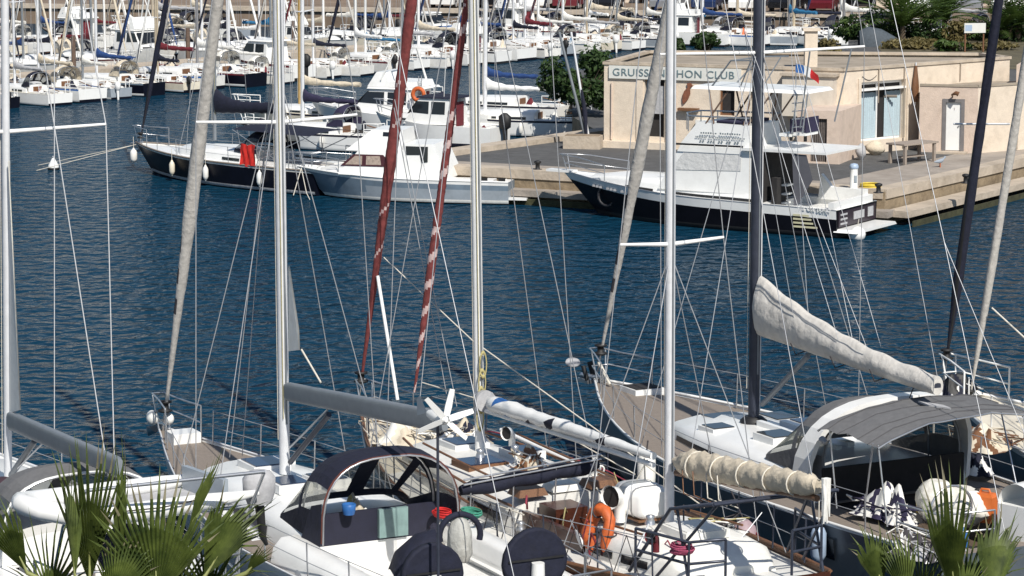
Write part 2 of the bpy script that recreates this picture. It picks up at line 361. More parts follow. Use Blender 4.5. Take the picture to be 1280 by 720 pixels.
# name board
s0=FA.cl(762,90);s1=FA.cl(927,90);zt=FA.cl(762,81.5).z;zb=FA.cl(762,97.5).z
m=M();m.T=Tm(FA);m.box(s0.x,s1.x,-.09,-.004,zb,zt);sb=m.build('name_board',[signw],club)
def text_mesh(txt,size,ext,mt,name,parent,Mx,spacing=1.,width=None,shear=0,bold=0):
    c=bpy.data.curves.new('txt','FONT');c.body=txt;c.size=size;c.extrude=ext;c.space_character=spacing;c.align_x='CENTER';c.align_y='CENTER';c.shear=shear;c.offset=bold
    o=bpy.data.objects.new('txt',c);COL.objects.link(o)
    me=bpy.data.meshes.new_from_object(o.evaluated_get(bpy.context.evaluated_depsgraph_get()))
    bpy.data.objects.remove(o);bpy.data.curves.remove(c)
    xs=[v.co.x for v in me.vertices]
    if width:
        k=width/(max(xs)-min(xs));me.transform(Matrix.Diagonal((k,1,1,1)))
    me.transform(Mx);me.materials.append(mt)
    ob=bpy.data.objects.new(name,me);COL.objects.link(ob);ob.parent=parent;return ob
cx=(s0.x+s1.x)/2;cz=(zt+zb)/2
text_mesh('GRUISSAN THON CLUB',.40,.012,signg,'lettering',sb,Tm(FA)@Matrix.Translation((cx-.05,-.1,cz-.01))@Matrix.Rotation(math.pi/2,4,'X'),1.08,(s1.x-s0.x)*.92,bold=0)
# chimney
c=P_z(1013,86,4.2)
m=M();k=1/ (3600/c.y);w=.24
m.box(c.x-K[0]-w,c.x-K[0]+w,c.y-K[1]-w,c.y-K[1]+w,3.1,4.55);m.box(c.x-K[0]-.33,c.x-K[0]+.33,c.y-K[1]-.33,c.y-K[1]+.33,4.56,4.66);m.build('chimney',[stucco],club)
for px,yy in((790,3.6),(828,4.4),(870,3.2),(930,5),(1075,2.2),(1120,3.4)):
    m=M();m.T=Tm(FA);a=FA.cl(px,74,yy);m.cyl((a.x,yy,3.2),(a.x+1.4,yy+.3,3.2),.06,6);m.build('roof_pipe',[mat('dull_pipe',(.2,.17,.14),.8)],club)
for u,za,zb_ in((1.9,3.0,4.3),(3.35,1.2,4.3),(6.6,3.6,4.3)):
    m=M();m.T=Tm(FB);m.cyl((u,-.04,za),(u,-.04,zb_),.025,6);m.build('cable_conduit',[mat('grey_conduit',(.30,.25,.2),.7)],club)
for px in(765,845):
    u=FA.cl(px,130).x;m=M();m.T=Tm(FA);m.cyl((u,-.05,1.4),(u,-.05,3.6),.035,8);m.build('drain_pipe',[stuccod],club)
u=FA.cl(885,120).x;m=M();m.T=Tm(FA);m.box(u-.4,u+.4,-.3,-.003,1.75,2.3);a_=m.build('air_conditioner',[gelw],club)
m=M();m.T=Tm(FA)@Matrix.Translation((u-.1,-.31,2.02))@Matrix.Rotation(math.pi/2,4,'X');ring((0,0,0),.2,.015,18,5,m=m);ring((0,0,0),.1,.012,14,5,m=m);m.build('fan_grille',[black],a_)
m=M();m.T=Tm(FB);
m.tube([(1.0+.1*k,-.02,4.05-.16*math.sin(math.pi*k/8)) for k in range(9)],.012,4);m.build('loose_cable',[dkrope],club)
# service annex with the white door
sh=P_z(1190,191,1.1);FS=Fr((sh.x,sh.y),(.957,-.29));TS=Matrix.Translation((-sh.x,-sh.y,-1.1))@FS.T()
ann=empty('service_annex',(sh.x,sh.y,1.1),0,'low stucco annex with a white service door joined to the clubhouse','building')
ul=FS.cl(1149,150).x;ur=FS.cl(1222,150).x
da=FS.cl(1180,125);db=FS.cl(1203,189);hD=[(da.x,db.x,max(1.16,db.z),da.z)]
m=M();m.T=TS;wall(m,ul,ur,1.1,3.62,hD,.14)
bx,by=ur+3.6,4.6
m.add([(ur,0,1.1),(bx,by,1.1),(bx,by,3.62),(ur,0,3.62)],[(0,1,2,3)],1)
m.add([(ul,0,1.1),(ul,3.2,1.1),(ul,3.2,3.62),(ul,0,3.62)],[(3,2,1,0)])
m.add([(ul,0,3.5),(ur,0,3.5),(bx,by,3.5),(bx,by+2,3.5),(ul,3.2,3.5)],[(0,1,2,3,4)],2)
for a,b in(((ul,0),(ur,0)),((ur,0),(bx,by))):
    d=(Vector(b)-Vector(a)).normalized();n=Vector((-d.y,d.x));a=Vector(a);b=Vector(b)
    m.poly([tuple(a-n*.03),tuple(b-n*.03),tuple(b+n*.15),tuple(a+n*.15)],3.62,3.70,2)
m.build('wall',[stuccod,stucco,roofm],ann)  # door face takes the darker stucco: its weaker sunlight is painted in
h=hD[0];m=M();m.T=TS;m.box(h[0]+.09,h[1]-.09,.05,.09,h[2]+.02,h[3]-.09);m.box(h[0]+.4,h[1]-.35,.03,.048,h[3]-.38,h[3]-.28,1)
dd=m.build('door',[gel,mat('small_plate',(.15,.08,.08),.6)],ann)
m=M();m.T=TS;m.cyl((h[1]-.17,.0,h[2]+.95),(h[1]-.17,.05,h[2]+.95),.03,8);m.build('handle',[steel],dd)
gf=mat('grey_door_frame',(.17,.16,.16),.6)
m=M();m.T=TS;m.box(h[0]-.05,h[0]+.08,-.03,.1,1.15,h[3]+.05);m.box(h[1]-.08,h[1]+.05,-.03,.1,1.15,h[3]+.05);m.box(h[0]+.08,h[1]-.08,-.03,.1,h[3]-.08,h[3]+.05);m.build('door_frame',[gf],ann)
m=M();m.T=TS;a=(h[0]+h[1])/2
m.tube([(a-.05,0,h[3]+.12),(a-.05,-.18,h[3]+.22),(a+.12,-.3,h[3]+.3),(a+.22,-.3,h[3]+.26)],[.03,.035,.08,.10],8);m.build('door_lamp',[wood],ann)
m=M();m.T=TS;m.box(h[0]-.2,h[1]+.2,-.6,-.002,1.1,1.17);m.build('door_step',[concretel],ann)
for k,(fx,zz) in enumerate(((.35,3.5),(.62,3.5),(.70,3.5))):
    m=M();m.T=TS;p=Vector((ur,0)).lerp(Vector((bx,by)),fx);m.cyl((p.x+.06,p.y-.05,1.15),(p.x+.06,p.y-.05,zz),.035,8);m.build('drain_pipe',[yellow if k else concretel],ann)
p=Vector((ur,0)).lerp(Vector((bx,by)),.52);m=M();m.T=TS;m.box(p.x-.1,p.x+.25,p.y-.16,p.y,2.5,3.0);m.build('meter_box',[gf],ann)
m=M();m.T=TS;m.box(ur+1.0,ur+4.6,3.4,6.,3.51,4.25);m.build('roof_block',[stuccod],ann)
pb=FS.w(ur+1.6,4.0,4.25)
b=M().ell((0,0,.17),(.36,.22,.18)).build('buoy',[redp],None,pb);tag(b,'round red buoy lying on the roof block of the annex','buoy')
b=M().ell((0,0,.17),(.3,.24,.18)).build('buoy',[whitev],None,FS.w(ur+2.25,4.0,4.25));tag(b,'round white buoy lying on the roof block beside the red one','buoy')
# folded brown parasol on the corner of the sliding door
a=FB.cl(1145,82,-.12);b_=FB.cl(1145,127,-.12);wp=FB.w(a.x,-.12,b_.z)
m=M();hh=a.z-b_.z
m.loft([[((.04+.17*math.sin(math.pi*min(1,t*1.1))**.8*(1-t*.55))*math.cos(q)+.1*t*0,(.06+.06*(1-t))*math.sin(q),hh*t) for q in[2*math.pi*j/10 for j in range(10)]] for t in[0,.08,.2,.4,.6,.8,1]],True,True,True)
q=empty('folded_parasol',wp,FB.rz,'brown folded parasol hanging on the wall right of the sliding door','parasol');m.build('folded_cloth',[wood],q)
M().cyl((0,0,-.15),(0,0,hh+.12),.03,8).build('pole',[alu],q)
# wooden fish plaque and shelf on the name board wall
a=FA.cl(863,104,-.06);b_=FA.cl(854,130,-.06)
m=M();d=(b_-a);L=d.length
pts=[(0,.02),(.06,.11),(.22,.04),(.45,.12),(.7,.11),(.9,.05),(1,.0)]
up=[(t*L,w) for t,w in pts];out=[(x,0,w*1.1) for x,w in up]+[(x,0,-w*1.1) for x,w in reversed(up)]
ang=math.atan2(d.z,d.x);m.T=Matrix.Rotation(-ang,4,'Y')
n=len(out);m.add([(x,-.03,z) for x,_,z in out]+[(x,.03,z) for x,_,z in out],[tuple(range(n)),tuple(reversed(range(n,2*n)))]+[(i,n+i,n+(i+1)%n,(i+1)%n) for i in range(n)])
o=m.build('fish_plaque',[mat('redbrown_wood',(.2,.075,.04),.7,0,.3,8)],None,FA.w(a.x,-.06,a.z),FA.rz);tag(o,'reddish brown wooden fish plaque hung on the wall below the name board','plaque')
a=FA.cl(848,136,-.15);b_=FA.cl(873,136,-.15);m=M().box(0,b_.x-a.x,-.14,.14,-.05,.04);o=m.build('wall_shelf',[wood],None,FA.w(a.x,-.15,a.z),FA.rz);tag(o,'narrow brown wooden shelf on the clubhouse wall under the fish plaque','shelf')
# ---------------------------------------------------------------- quay furniture
def wood_table():
    c=P_z(1140,203,1.1);t=empty('wooden_table',c,FB.rz,'weathered grey wooden table on the asphalt before the sliding door','table')
    tm=mat('grey_wood',(.30,.25,.21),.85,0,.3,12,stretch=(1,8,8))
    M().box(-.2-.75,.75+.2,-.45,.45,.70,.76).build('tabletop',[tm],t)
    for x in(-.8,.8):
        for y in(-.36,.36): M().box(x-.05,x+.05,y-.05,y+.05,0,.70).build('leg',[tm],t)
    M().box(-.75,.75,-.03,.03,.2,.28).build('stretcher',[tm],t)
wood_table()
def chair(px,py,rz,label,mt):
    c=P_z(px,py,1.1);t=empty('garden_chair',c,rz,label,'chair','chairs around the wooden table')
    M().box(-.22,.22,-.22,.22,.42,.46).build('seat',[mt],t);M().box(-.22,.22,.2,.24,.47,.9).build('backrest',[mt],t)
    for x in(-.19,.19):
        for y in(-.19,.19):M().box(x-.02,x+.02,y-.02,y+.02,0,.42).build('leg',[mt],t)
chair(1160,187,FB.rz+.2,'brown wooden chair against the wall left of the white annex door',wood)
chair(1128,186,FB.rz-.3,'dark wooden chair behind the grey table by the sliding door',mat('dark_wood',(.09,.06,.045),.8))
c=P_z(1085,193,1.1)
def sack(px,py,z,r,mt,label,name='sack'):
    c=P_z(px,py,z);m=M();n=10
    rings=[]
    for i in range(9):
        t=i/8;q=math.sin(math.pi*min(.98,max(.04,t)))**.55
        rings.append([(r[0]*q*math.cos(a)*(1+.12*math.sin(3*a+i)),r[1]*q*math.sin(a)*(1+.12*math.cos(2*a+i)),r[2]*t) for a in[2*math.pi*j/n for j in range(n)]])
    m.loft(rings,True,True,True);o=m.build(name,[mt],None,c);tag(o,label,name.replace('_',' '));return o
sack(1082,185,1.1,(.42,.3,.8),whitev,'bulging white sack leaning on the wall by the sliding door')
sack(1094,194,1.1,(.38,.25,.55),beigec,'slumped beige sack on the ground left of the wooden table')
sack(1076,200,1.1,(.2,.2,.62),ltgreyc,'narrow grey bag standing left of the beige sack')
# pedestal
c=P_z(1067,239,1.1);t=empty('power_pedestal',c,.3,'white service pedestal standing on the quay behind the navy fishing boat','pedestal')
M().lathe([(.16,0),(.16,.1),(.13,.12),(.13,.78)],14).build('column',[gel],t);M().lathe([(.15,.78),(.16,.84),(.12,.93),(.03,.95)],14).build('cap',[skyblue],t)
M().box(-.05,.05,-.145,-.12,.3,.55).build('socket_panel',[lightgrey],t)
c=P_z(1088,236,1.12);m=M()
for k in range(5): ring((0,0,.03+.035*k),.33+.02*(k%2),.022,20,6,m=m)
o=m.build('hose_coil',[yellow],None,c);tag(o,'yellow hose coiled on the quay edge beside the white pedestal','hose')
def bollard(px,py,label,mt=black):
    c=P_z(px,py,1.18);t=empty('mooring_bollard',c,0,label,'bollard','mooring bollards along the quay edge')
    M().lathe([(.12,0),(.08,.05),(.075,.2),(.13,.25),(.13,.3),(.05,.33)],12).build('post',[mt],t);M().lathe([(.17,-.0),(.17,.02),(.0,.021)],12).build('base',[mt],t)
bollard(1207,229,'black mooring bollard on the coping left of the dark furled sail')
bollard(1098,241,'black mooring bollard at the quay corner behind the swim platform')
bollard(672,212,'black mooring bollard on the coping left of the navy boat bow')
# grey gull on the path
c=P_z(1175,209,1.11);t=empty('gull',c,.4,'small grey gull standing on the path beside the wooden table','bird')
m=M();m.loft([[(x,r*math.cos(a)*.8,.22+z+r*math.sin(a)) for a in[2*math.pi*j/8 for j in range(8)]] for x,r,z in((-.26,.01,-.02),(-.16,.05,-.01),(0,.085,0),(.1,.075,.03),(.15,.045,.09),(.18,.05,.13),(.215,.035,.14),(.25,.01,.13))],True,True,True);m.build('body',[mat('gull_grey',(.28,.32,.37),.8)],t)
M().tube([(0,.03,0),(0,.03,.16)],.012,5).build('leg',[orange],t);M().tube([(0,-.03,0),(0,-.03,.16)],.012,5).build('leg',[orange],t)
# planter with leaning poles
c0=P_z(706,186,1.1);c1=P_z(752,187,1.1);cm=(c0+c1)/2;wl=(c1-c0).length/2
t=empty('stone_planter',cm+Vector((0,.35,0)),math.atan2((c1-c0).y,(c1-c0).x),'long pale stone planter box at the left end of the clubhouse','planter')
m=M();m.box(-wl,wl,-.35,.35,0,.5);m.build('trough',[concretel],t);M().box(-wl+.06,wl-.06,-.29,.29,.5,.53).build('soil',[earth],t)
for px,py,r,mt,lb in((699,40,.06,alug,'grey leaning pole rising from the planter before the tree'),(714,40,.05,alu,'slim pale pole leaning in the planter beside the grey one')):
    b=P_z(731 if r>.055 else 735,168,1.6);tp=P_y(px,py,b.y+.2);m=M().tube([(0,0,0),tuple(tp-b)],[r*1.1,r*.8],8);o=m.build('leaning_pole',[mt],None,b);tag(o,lb,'pole','poles leaning in the planter')
b=P_z(733,168,1.6);tp=P_y(727,112,b.y-.12);tp2=b+Vector((0,-.12,0));m=M().tube([(0,0,0),tuple((tp-tp2)*.5+Vector((.03,0,0))),tuple(tp-tp2)],[.05,.10,.04],8);o=m.build('furled_flag',[navyc],None,tp2);tag(o,'navy cloth rolled round the foot of the poles in the planter','cloth')
# ---------------------------------------------------------------- vegetation
lf1=leaf_mat('bush_leaf',(.022,.050,.014),(.06,.11,.03),1.5);lf2=leaf_mat('palm_leaf',(.035,.075,.014),(.10,.16,.035),2.);lf3=leaf_mat('dry_leaf',(.12,.10,.035),(.22,.18,.07),2.)
bark=mat('bark',(.10,.075,.05),.95,0,.3,9,bump=.8,bscale=12)
def foliage(n,rad,leaf,seed,clumps=14):
    r=random.Random(seed);m=M();cs=[]
    for _ in range(clumps):
        v=Vector((r.gauss(0,1),r.gauss(0,1),r.gauss(0,.9))).normalized()*r.uniform(.45,.95);cs.append((Vector((v.x*rad[0],v.y*rad[1],v.z*rad[2])),r.uniform(.25,.5)))
    for _ in range(n):
        c,k=r.choice(cs);d=Vector((r.gauss(0,1),r.gauss(0,1),r.gauss(0,1))).normalized()*r.uniform(.5,1.05)
        p=c+Vector((d.x*rad[0]*k,d.y*rad[1]*k,d.z*rad[2]*k))
        nrm=(d+Vector((r.gauss(0,.5),r.gauss(0,.5),r.gauss(.3,.5)))).normalized()
        a=nrm.orthogonal().normalized();a.rotate(Matrix.Rotation(r.uniform(0,6.28),3,nrm));b=nrm.cross(a);s=leaf*r.uniform(.6,1.3)
        m.add([p-a*s,p+b*s*.45+nrm*s*.1,p+a*s,p-b*s*.45+nrm*s*.1],[(0,1,2,3)])
    return m
def tree(px,py,Y,wpx,hpx,label,name,seed,n,mats,leaf=.13,trunk=True,group=None):
    g=P_z(px,py,1.1);
    b=P_y(px,py,Y);b.z=1.1;s=3600/Y;rw,rh=wpx/2/s,hpx/2/s
    ctr=P_y(px,py,Y);t=empty(name,b,seed,label,'tree' if 'tree' in name else 'shrub',group)
    cz=max(ctr.z-1.1,rh*.75)
    m=foliage(n,(rw,rw,rh),leaf,seed,18);m.T=None;m.v=[(x,y,z+cz) for x,y,z in m.v];m.build('crown',mats,t)
    tm=M();tm.tube([(0,0,0),(.05,0,cz*.5),(0,.04,cz)],[.12*rw/1.8+.03,.09*rw/1.8+.02,.03],8)
    rr=random.Random(seed)
    for k in range(5):
        a=rr.uniform(0,6.28);tm.tube([(.03,0,cz*.45),(rw*.4*math.cos(a),rw*.4*math.sin(a),cz*.85),(rw*.7*math.cos(a),rw*.7*math.sin(a),cz+rh*.3)],[.06,.035,.01],5)
    tm.build('trunk',[bark],t)
tree(727,98,124.5,105,88,'dense dark green bushy tree beside the clubhouse end wall','broadleaf_tree',3,3600,[lf1],.15)
# shrub bed behind the clubhouse
def small_palm(px,Y,h,fr,seed,label,spread=1.,mats=None):
    b=P_y(px,60,Y);b.z=1.1;t=empty('palm_shrub',b,seed*1.3,label,'palm','low palms in the bed behind the clubhouse');r=random.Random(seed)
    m=M()
    for k in range(fr):
        a=2.4*k+r.uniform(-.3,.3);el=math.radians(r.uniform(25,85));L=r.uniform(.8,1.15)*spread*1.7
        d=Vector((math.cos(a),math.sin(a),0));pts=[]
        for i in range(9):
            u=i/8;pts.append(Vector((0,0,h))+d*(L*u*math.cos(el)+L*.25*u*u)+Vector((0,0,L*u*math.sin(el)-L*.55*u*u*math.cos(el))))
        m.tube(pts,[.02]*8+[.006],4)
        for i in range(1,9):
            tg=(pts[i]-pts[i-1]).normalized();sd=tg.cross(Vector((0,0,1))).normalized()
            for q in(.25,.75):
                p=pts[i-1].lerp(pts[i],q);l=.42*spread*(1-.55*abs((i-4)/4.5));
                for sg in(-1,1):
                    e=p+sd*sg*l*.75+tg*l*.6+Vector((0,0,-.12*l));w=tg*.035*spread
                    m.add([p-w,p+w,e],[(0,1,2)])
    m.build('crown',mats or [lf2],t)
    M().tube([(0,0,0),(0,0,h)],[.2,.16],8).build('trunk',[bark],t)
for a in((1128,172,.9,34,11,'tall bright green palm behind the clubhouse roof, left of the leaning masts',2.3),(1180,176,1.0,28,12,'dark palm with curved fronds between the masts behind the clubhouse roof',1.8),(1250,172,.5,24,13,'low palm right of the white notice board behind the roof',1.6),(1160,174,.9,22,15,'pale palm partly hidden behind the two larger palms',1.6),(1272,172,.9,24,16,'palm at the far right edge of the shrub bed',1.9)): small_palm(*a)
for a in((1086,40,174,62,42,'rounded dark shrub at the left end of the bed behind the roof','garden_shrub',21),(1216,44,174,70,26,'wide low shrub behind the white notice board','garden_shrub',22),(1262,48,172,60,40,'tall shrub at the right end of the bed behind the roof','garden_shrub',23),(1150,66,166,60,16,'sparse olive undergrowth just behind the roof edge','garden_shrub',24),(845,54,150,26,20,'small olive shrub behind the clubhouse roof near the mizzen mast','garden_shrub',25),(882,52,150,34,22,'spiky green shrub behind the clubhouse roof','garden_shrub',26),(1030,62,160,44,24,'low yellowish shrub behind the chimney','garden_shrub',27),(1240,66,165,60,14,'dry yellow ground shrub under the notice board','garden_shrub',28)):
    px,py,Y,wp,hp,lb,nm,sd=a;tree(px,py,Y,wp,hp,lb,nm,sd,900,[lf3 if sd in(24,27,28) else lf1],.14,group='shrubs in the bed behind the clubhouse')
RS=random.Random(77)
sh_names=['dense green','olive','yellowish','dark','spreading','ragged','pale green','low']
sh_spots=['left of the tarpaulin','beside the dark palm','behind the tall bright palm','between the two larger palms','right of the dark palm','behind the notice board','left of the notice board','at the right frame edge','under the leaning masts','by the roof corner','far back below the parked cars','far back at the left of the bed']
for k,(px,py,Y,wp,hp) in enumerate(((1062,44,174,40,32),(1196,52,172,40,30),(1135,42,176,50,26),(1160,48,172,46,30),(1200,40,176,50,20),(1232,42,174,60,28),(1190,64,164,50,18),(1278,40,174,50,40),(1110,40,176,50,22),(1130,64,166,56,16))):
    tree(px,py,Y,wp,hp,sh_names[k%8]+' shrub '+sh_spots[k]+' behind the clubhouse','garden_shrub',100+k,700,[[lf2,lf3,lf2,lf1][k%4]],.15,group='shrubs in the bed behind the clubhouse')
c=P_y(1218,62,163);c.z=1.1
t=empty('notice_board',c,.2,'white and blue notice board on two posts in the shrub bed','sign')
s=163/3600
M().box(-14*s,14*s,-.03,.03,1.1,1.65).build('panel',[signw],t);M().box(-13*s,-4*s,-.034,-.031,1.2,1.55).build('blue_print',[skyblue],t)
for x in(-12*s,12*s): M().box(x-.04,x+.04,.031,.1,0,1.6).build('post',[wood],t)
c=P_y(1095,60,168);c.z=1.1
m=M();m.loft([[(x,w*math.cos(a),hh*max(0,math.sin(a))) for a in[math.pi*j/8 for j in range(9)]] for x,w,hh in((-1.0,.5,.9),(-.5,.7,1.15),(.3,.7,1.0),(1.2,.4,.5),(1.5,.1,.1))],False)
o=m.build('tarpaulin',[mat('slate_tarp',(.06,.075,.09),.8,0,.2,8,bump=.6,bscale=6)],None,c);tag(o,'slate grey tarpaulin thrown over a heap behind the clubhouse roof','tarpaulin')
# street things on the far quay
def car_proto():
    t=empty('parked_car',(0,0,0),0,None,'car','cars parked along the far quay')
    prof=[(-2.1,.35),(-2.12,.75),(-1.9,.9),(-1.2,.95),(-.75,1.4),(.7,1.45),(1.35,.95),(2.0,.85),(2.1,.6),(2.1,.35)]
    m=M();rings=[]
    for y,k in((-.85,.0),(-.8,1),(.8,1),(.85,0)): rings.append([(x*(1 if k else .985),y*(.84 if z>1.2 else 1),z if k or z<.5 else z-.03) for x,z in prof])
    m.loft(rings,True,True,True,0,False);m.build('body',[gel],t)
    for sg in(-1,1):
        m=M();y=sg*.835;ins=.1
        m.add([(-1.05,y*.99,.98),(1.1,y*.99,.98),(.62,y*.86,1.37),(-.7,y*.86,1.35)],[(0,1,2,3)]);m.build('side_window',[glass],t)
        for x in(-1.3,1.3):
            m=M();m.cyl((x,sg*.68,.32),(x,sg*.88,.32),.32,14);m.cyl((x,sg*.879,.32),(x,sg*.89,.32),.18,10,1);m.build('wheel',[black,alu],t)
    m=M();m.add([(-1.2,-.68,.99),(-1.2,.68,.99),(-.8,.6,1.36),(-.8,-.6,1.36)],[(3,2,1,0)]);m.v=[(x-.03,y,z+.02) for x,y,z in m.v];m.build('rear_window',[glass],t)
    return t
cars=[(672,'white'),(712,'dark red'),(760,'black'),(838,'silver'),(884,'dark blue'),(930,'white'),(985,'black'),(1030,'maroon'),(1150,'white'),(1180,'dark grey'),(1212,'silver'),(1262,'white'),(610,'black'),(560,'white')]
CM={'white':gel,'dark red':marc,'black':mat('car_black',(.01,.01,.012),.2),'silver':mat('car_silver',(.4,.41,.43),.3,.5),'dark blue':mat('car_blue',(.015,.03,.09),.25),'maroon':mat('car_maroon',(.10,.01,.015),.25),'dark grey':mat('car_grey',(.06,.062,.07),.25)}
nb=['behind the tree at the left of the far quay','above the tree crown on the far quay','behind the motor boats on the far quay','behind the sails left of the dark mast','near the awnings left of the dark mast','close to the dark mast on the far quay','right of the dark mast on the far quay','near the chimney on the far quay','above the palms on the far quay','beside the white car above the palms','between two masts above the palms','at the right end of the far quay','left of the tall white mast on the far quay','beyond the red furled sail on the far quay']
proto=car_proto()
for i,((px,cn),w_) in enumerate(zip(cars,nb)):
    o=proto if i==0 else copy_tree(proto)
    yq=195.5+ (24-(px-640)/18.)*0.203+3.2
    yq=yq if px<1080 else 199.5
    b=P_y(px,0,yq);o.location=(b.x,yq,1.3);o.rotation_euler=(0,0,R.choice((1.37,-1.77,1.2)))
    o['label']=cn+' car parked '+w_
    bd=[c for c in o.children if c.name.startswith('body')][0];bd.material_slots[0].link='OBJECT';bd.material_slots[0].material=CM[cn]
def shop(px0,px1,Y,h,wallm,aw,label):
    a=P_y(px0,0,Y);b=P_y(px1,0,Y);w=(b.x-a.x)/2
    t=empty('shop_building',((a.x+b.x)/2,Y,1.3),-.2,label,'building','buildings along the far promenade')
    M().box(-w,w,0,8,0,h).build('wall',[wallm],t);m=M();n=max(2,int(w*2/3.2))
    for k in range(n):
        u=-w+2*w*(k+.5)/n;m=M().box(u-1.2,u+1.2,-.03,-.002,.05,2.5);m.build('shop_front',[dark if k%3 else glass],t)
    m=M();m.add([(-w,-.05,3.0),(w,-.05,3.0),(w,-1.8,2.5),(-w,-1.8,2.5),(w,-1.8,2.35),(-w,-1.8,2.35)],[(0,3,2,1),(3,5,4,2)]);m.build('awning',[aw],t)
for a in((470,640,216,4,stuccod,beigec,'rosy shop building with a beige awning beyond the red furled sail'),(640,800,212,4,stucco,marc,'peach shop building with a maroon awning above the tree'),(806,960,209,4,stuccod,beigec,'rosy shop building with a beige awning left of the dark mast'),(966,1110,206,4,stucco,navyc,'peach shop building with a navy awning behind the chimney'),(1116,1300,207,4,stuccod,marc,'rosy shop building with a maroon awning above the palms'),(230,462,219,4,stucco,navyc,'peach shop building with a navy awning far behind the blue sail covers'),(-40,222,224,4,stuccod,beigec,'rosy shop building with a beige awning at the far left')): shop(*a)
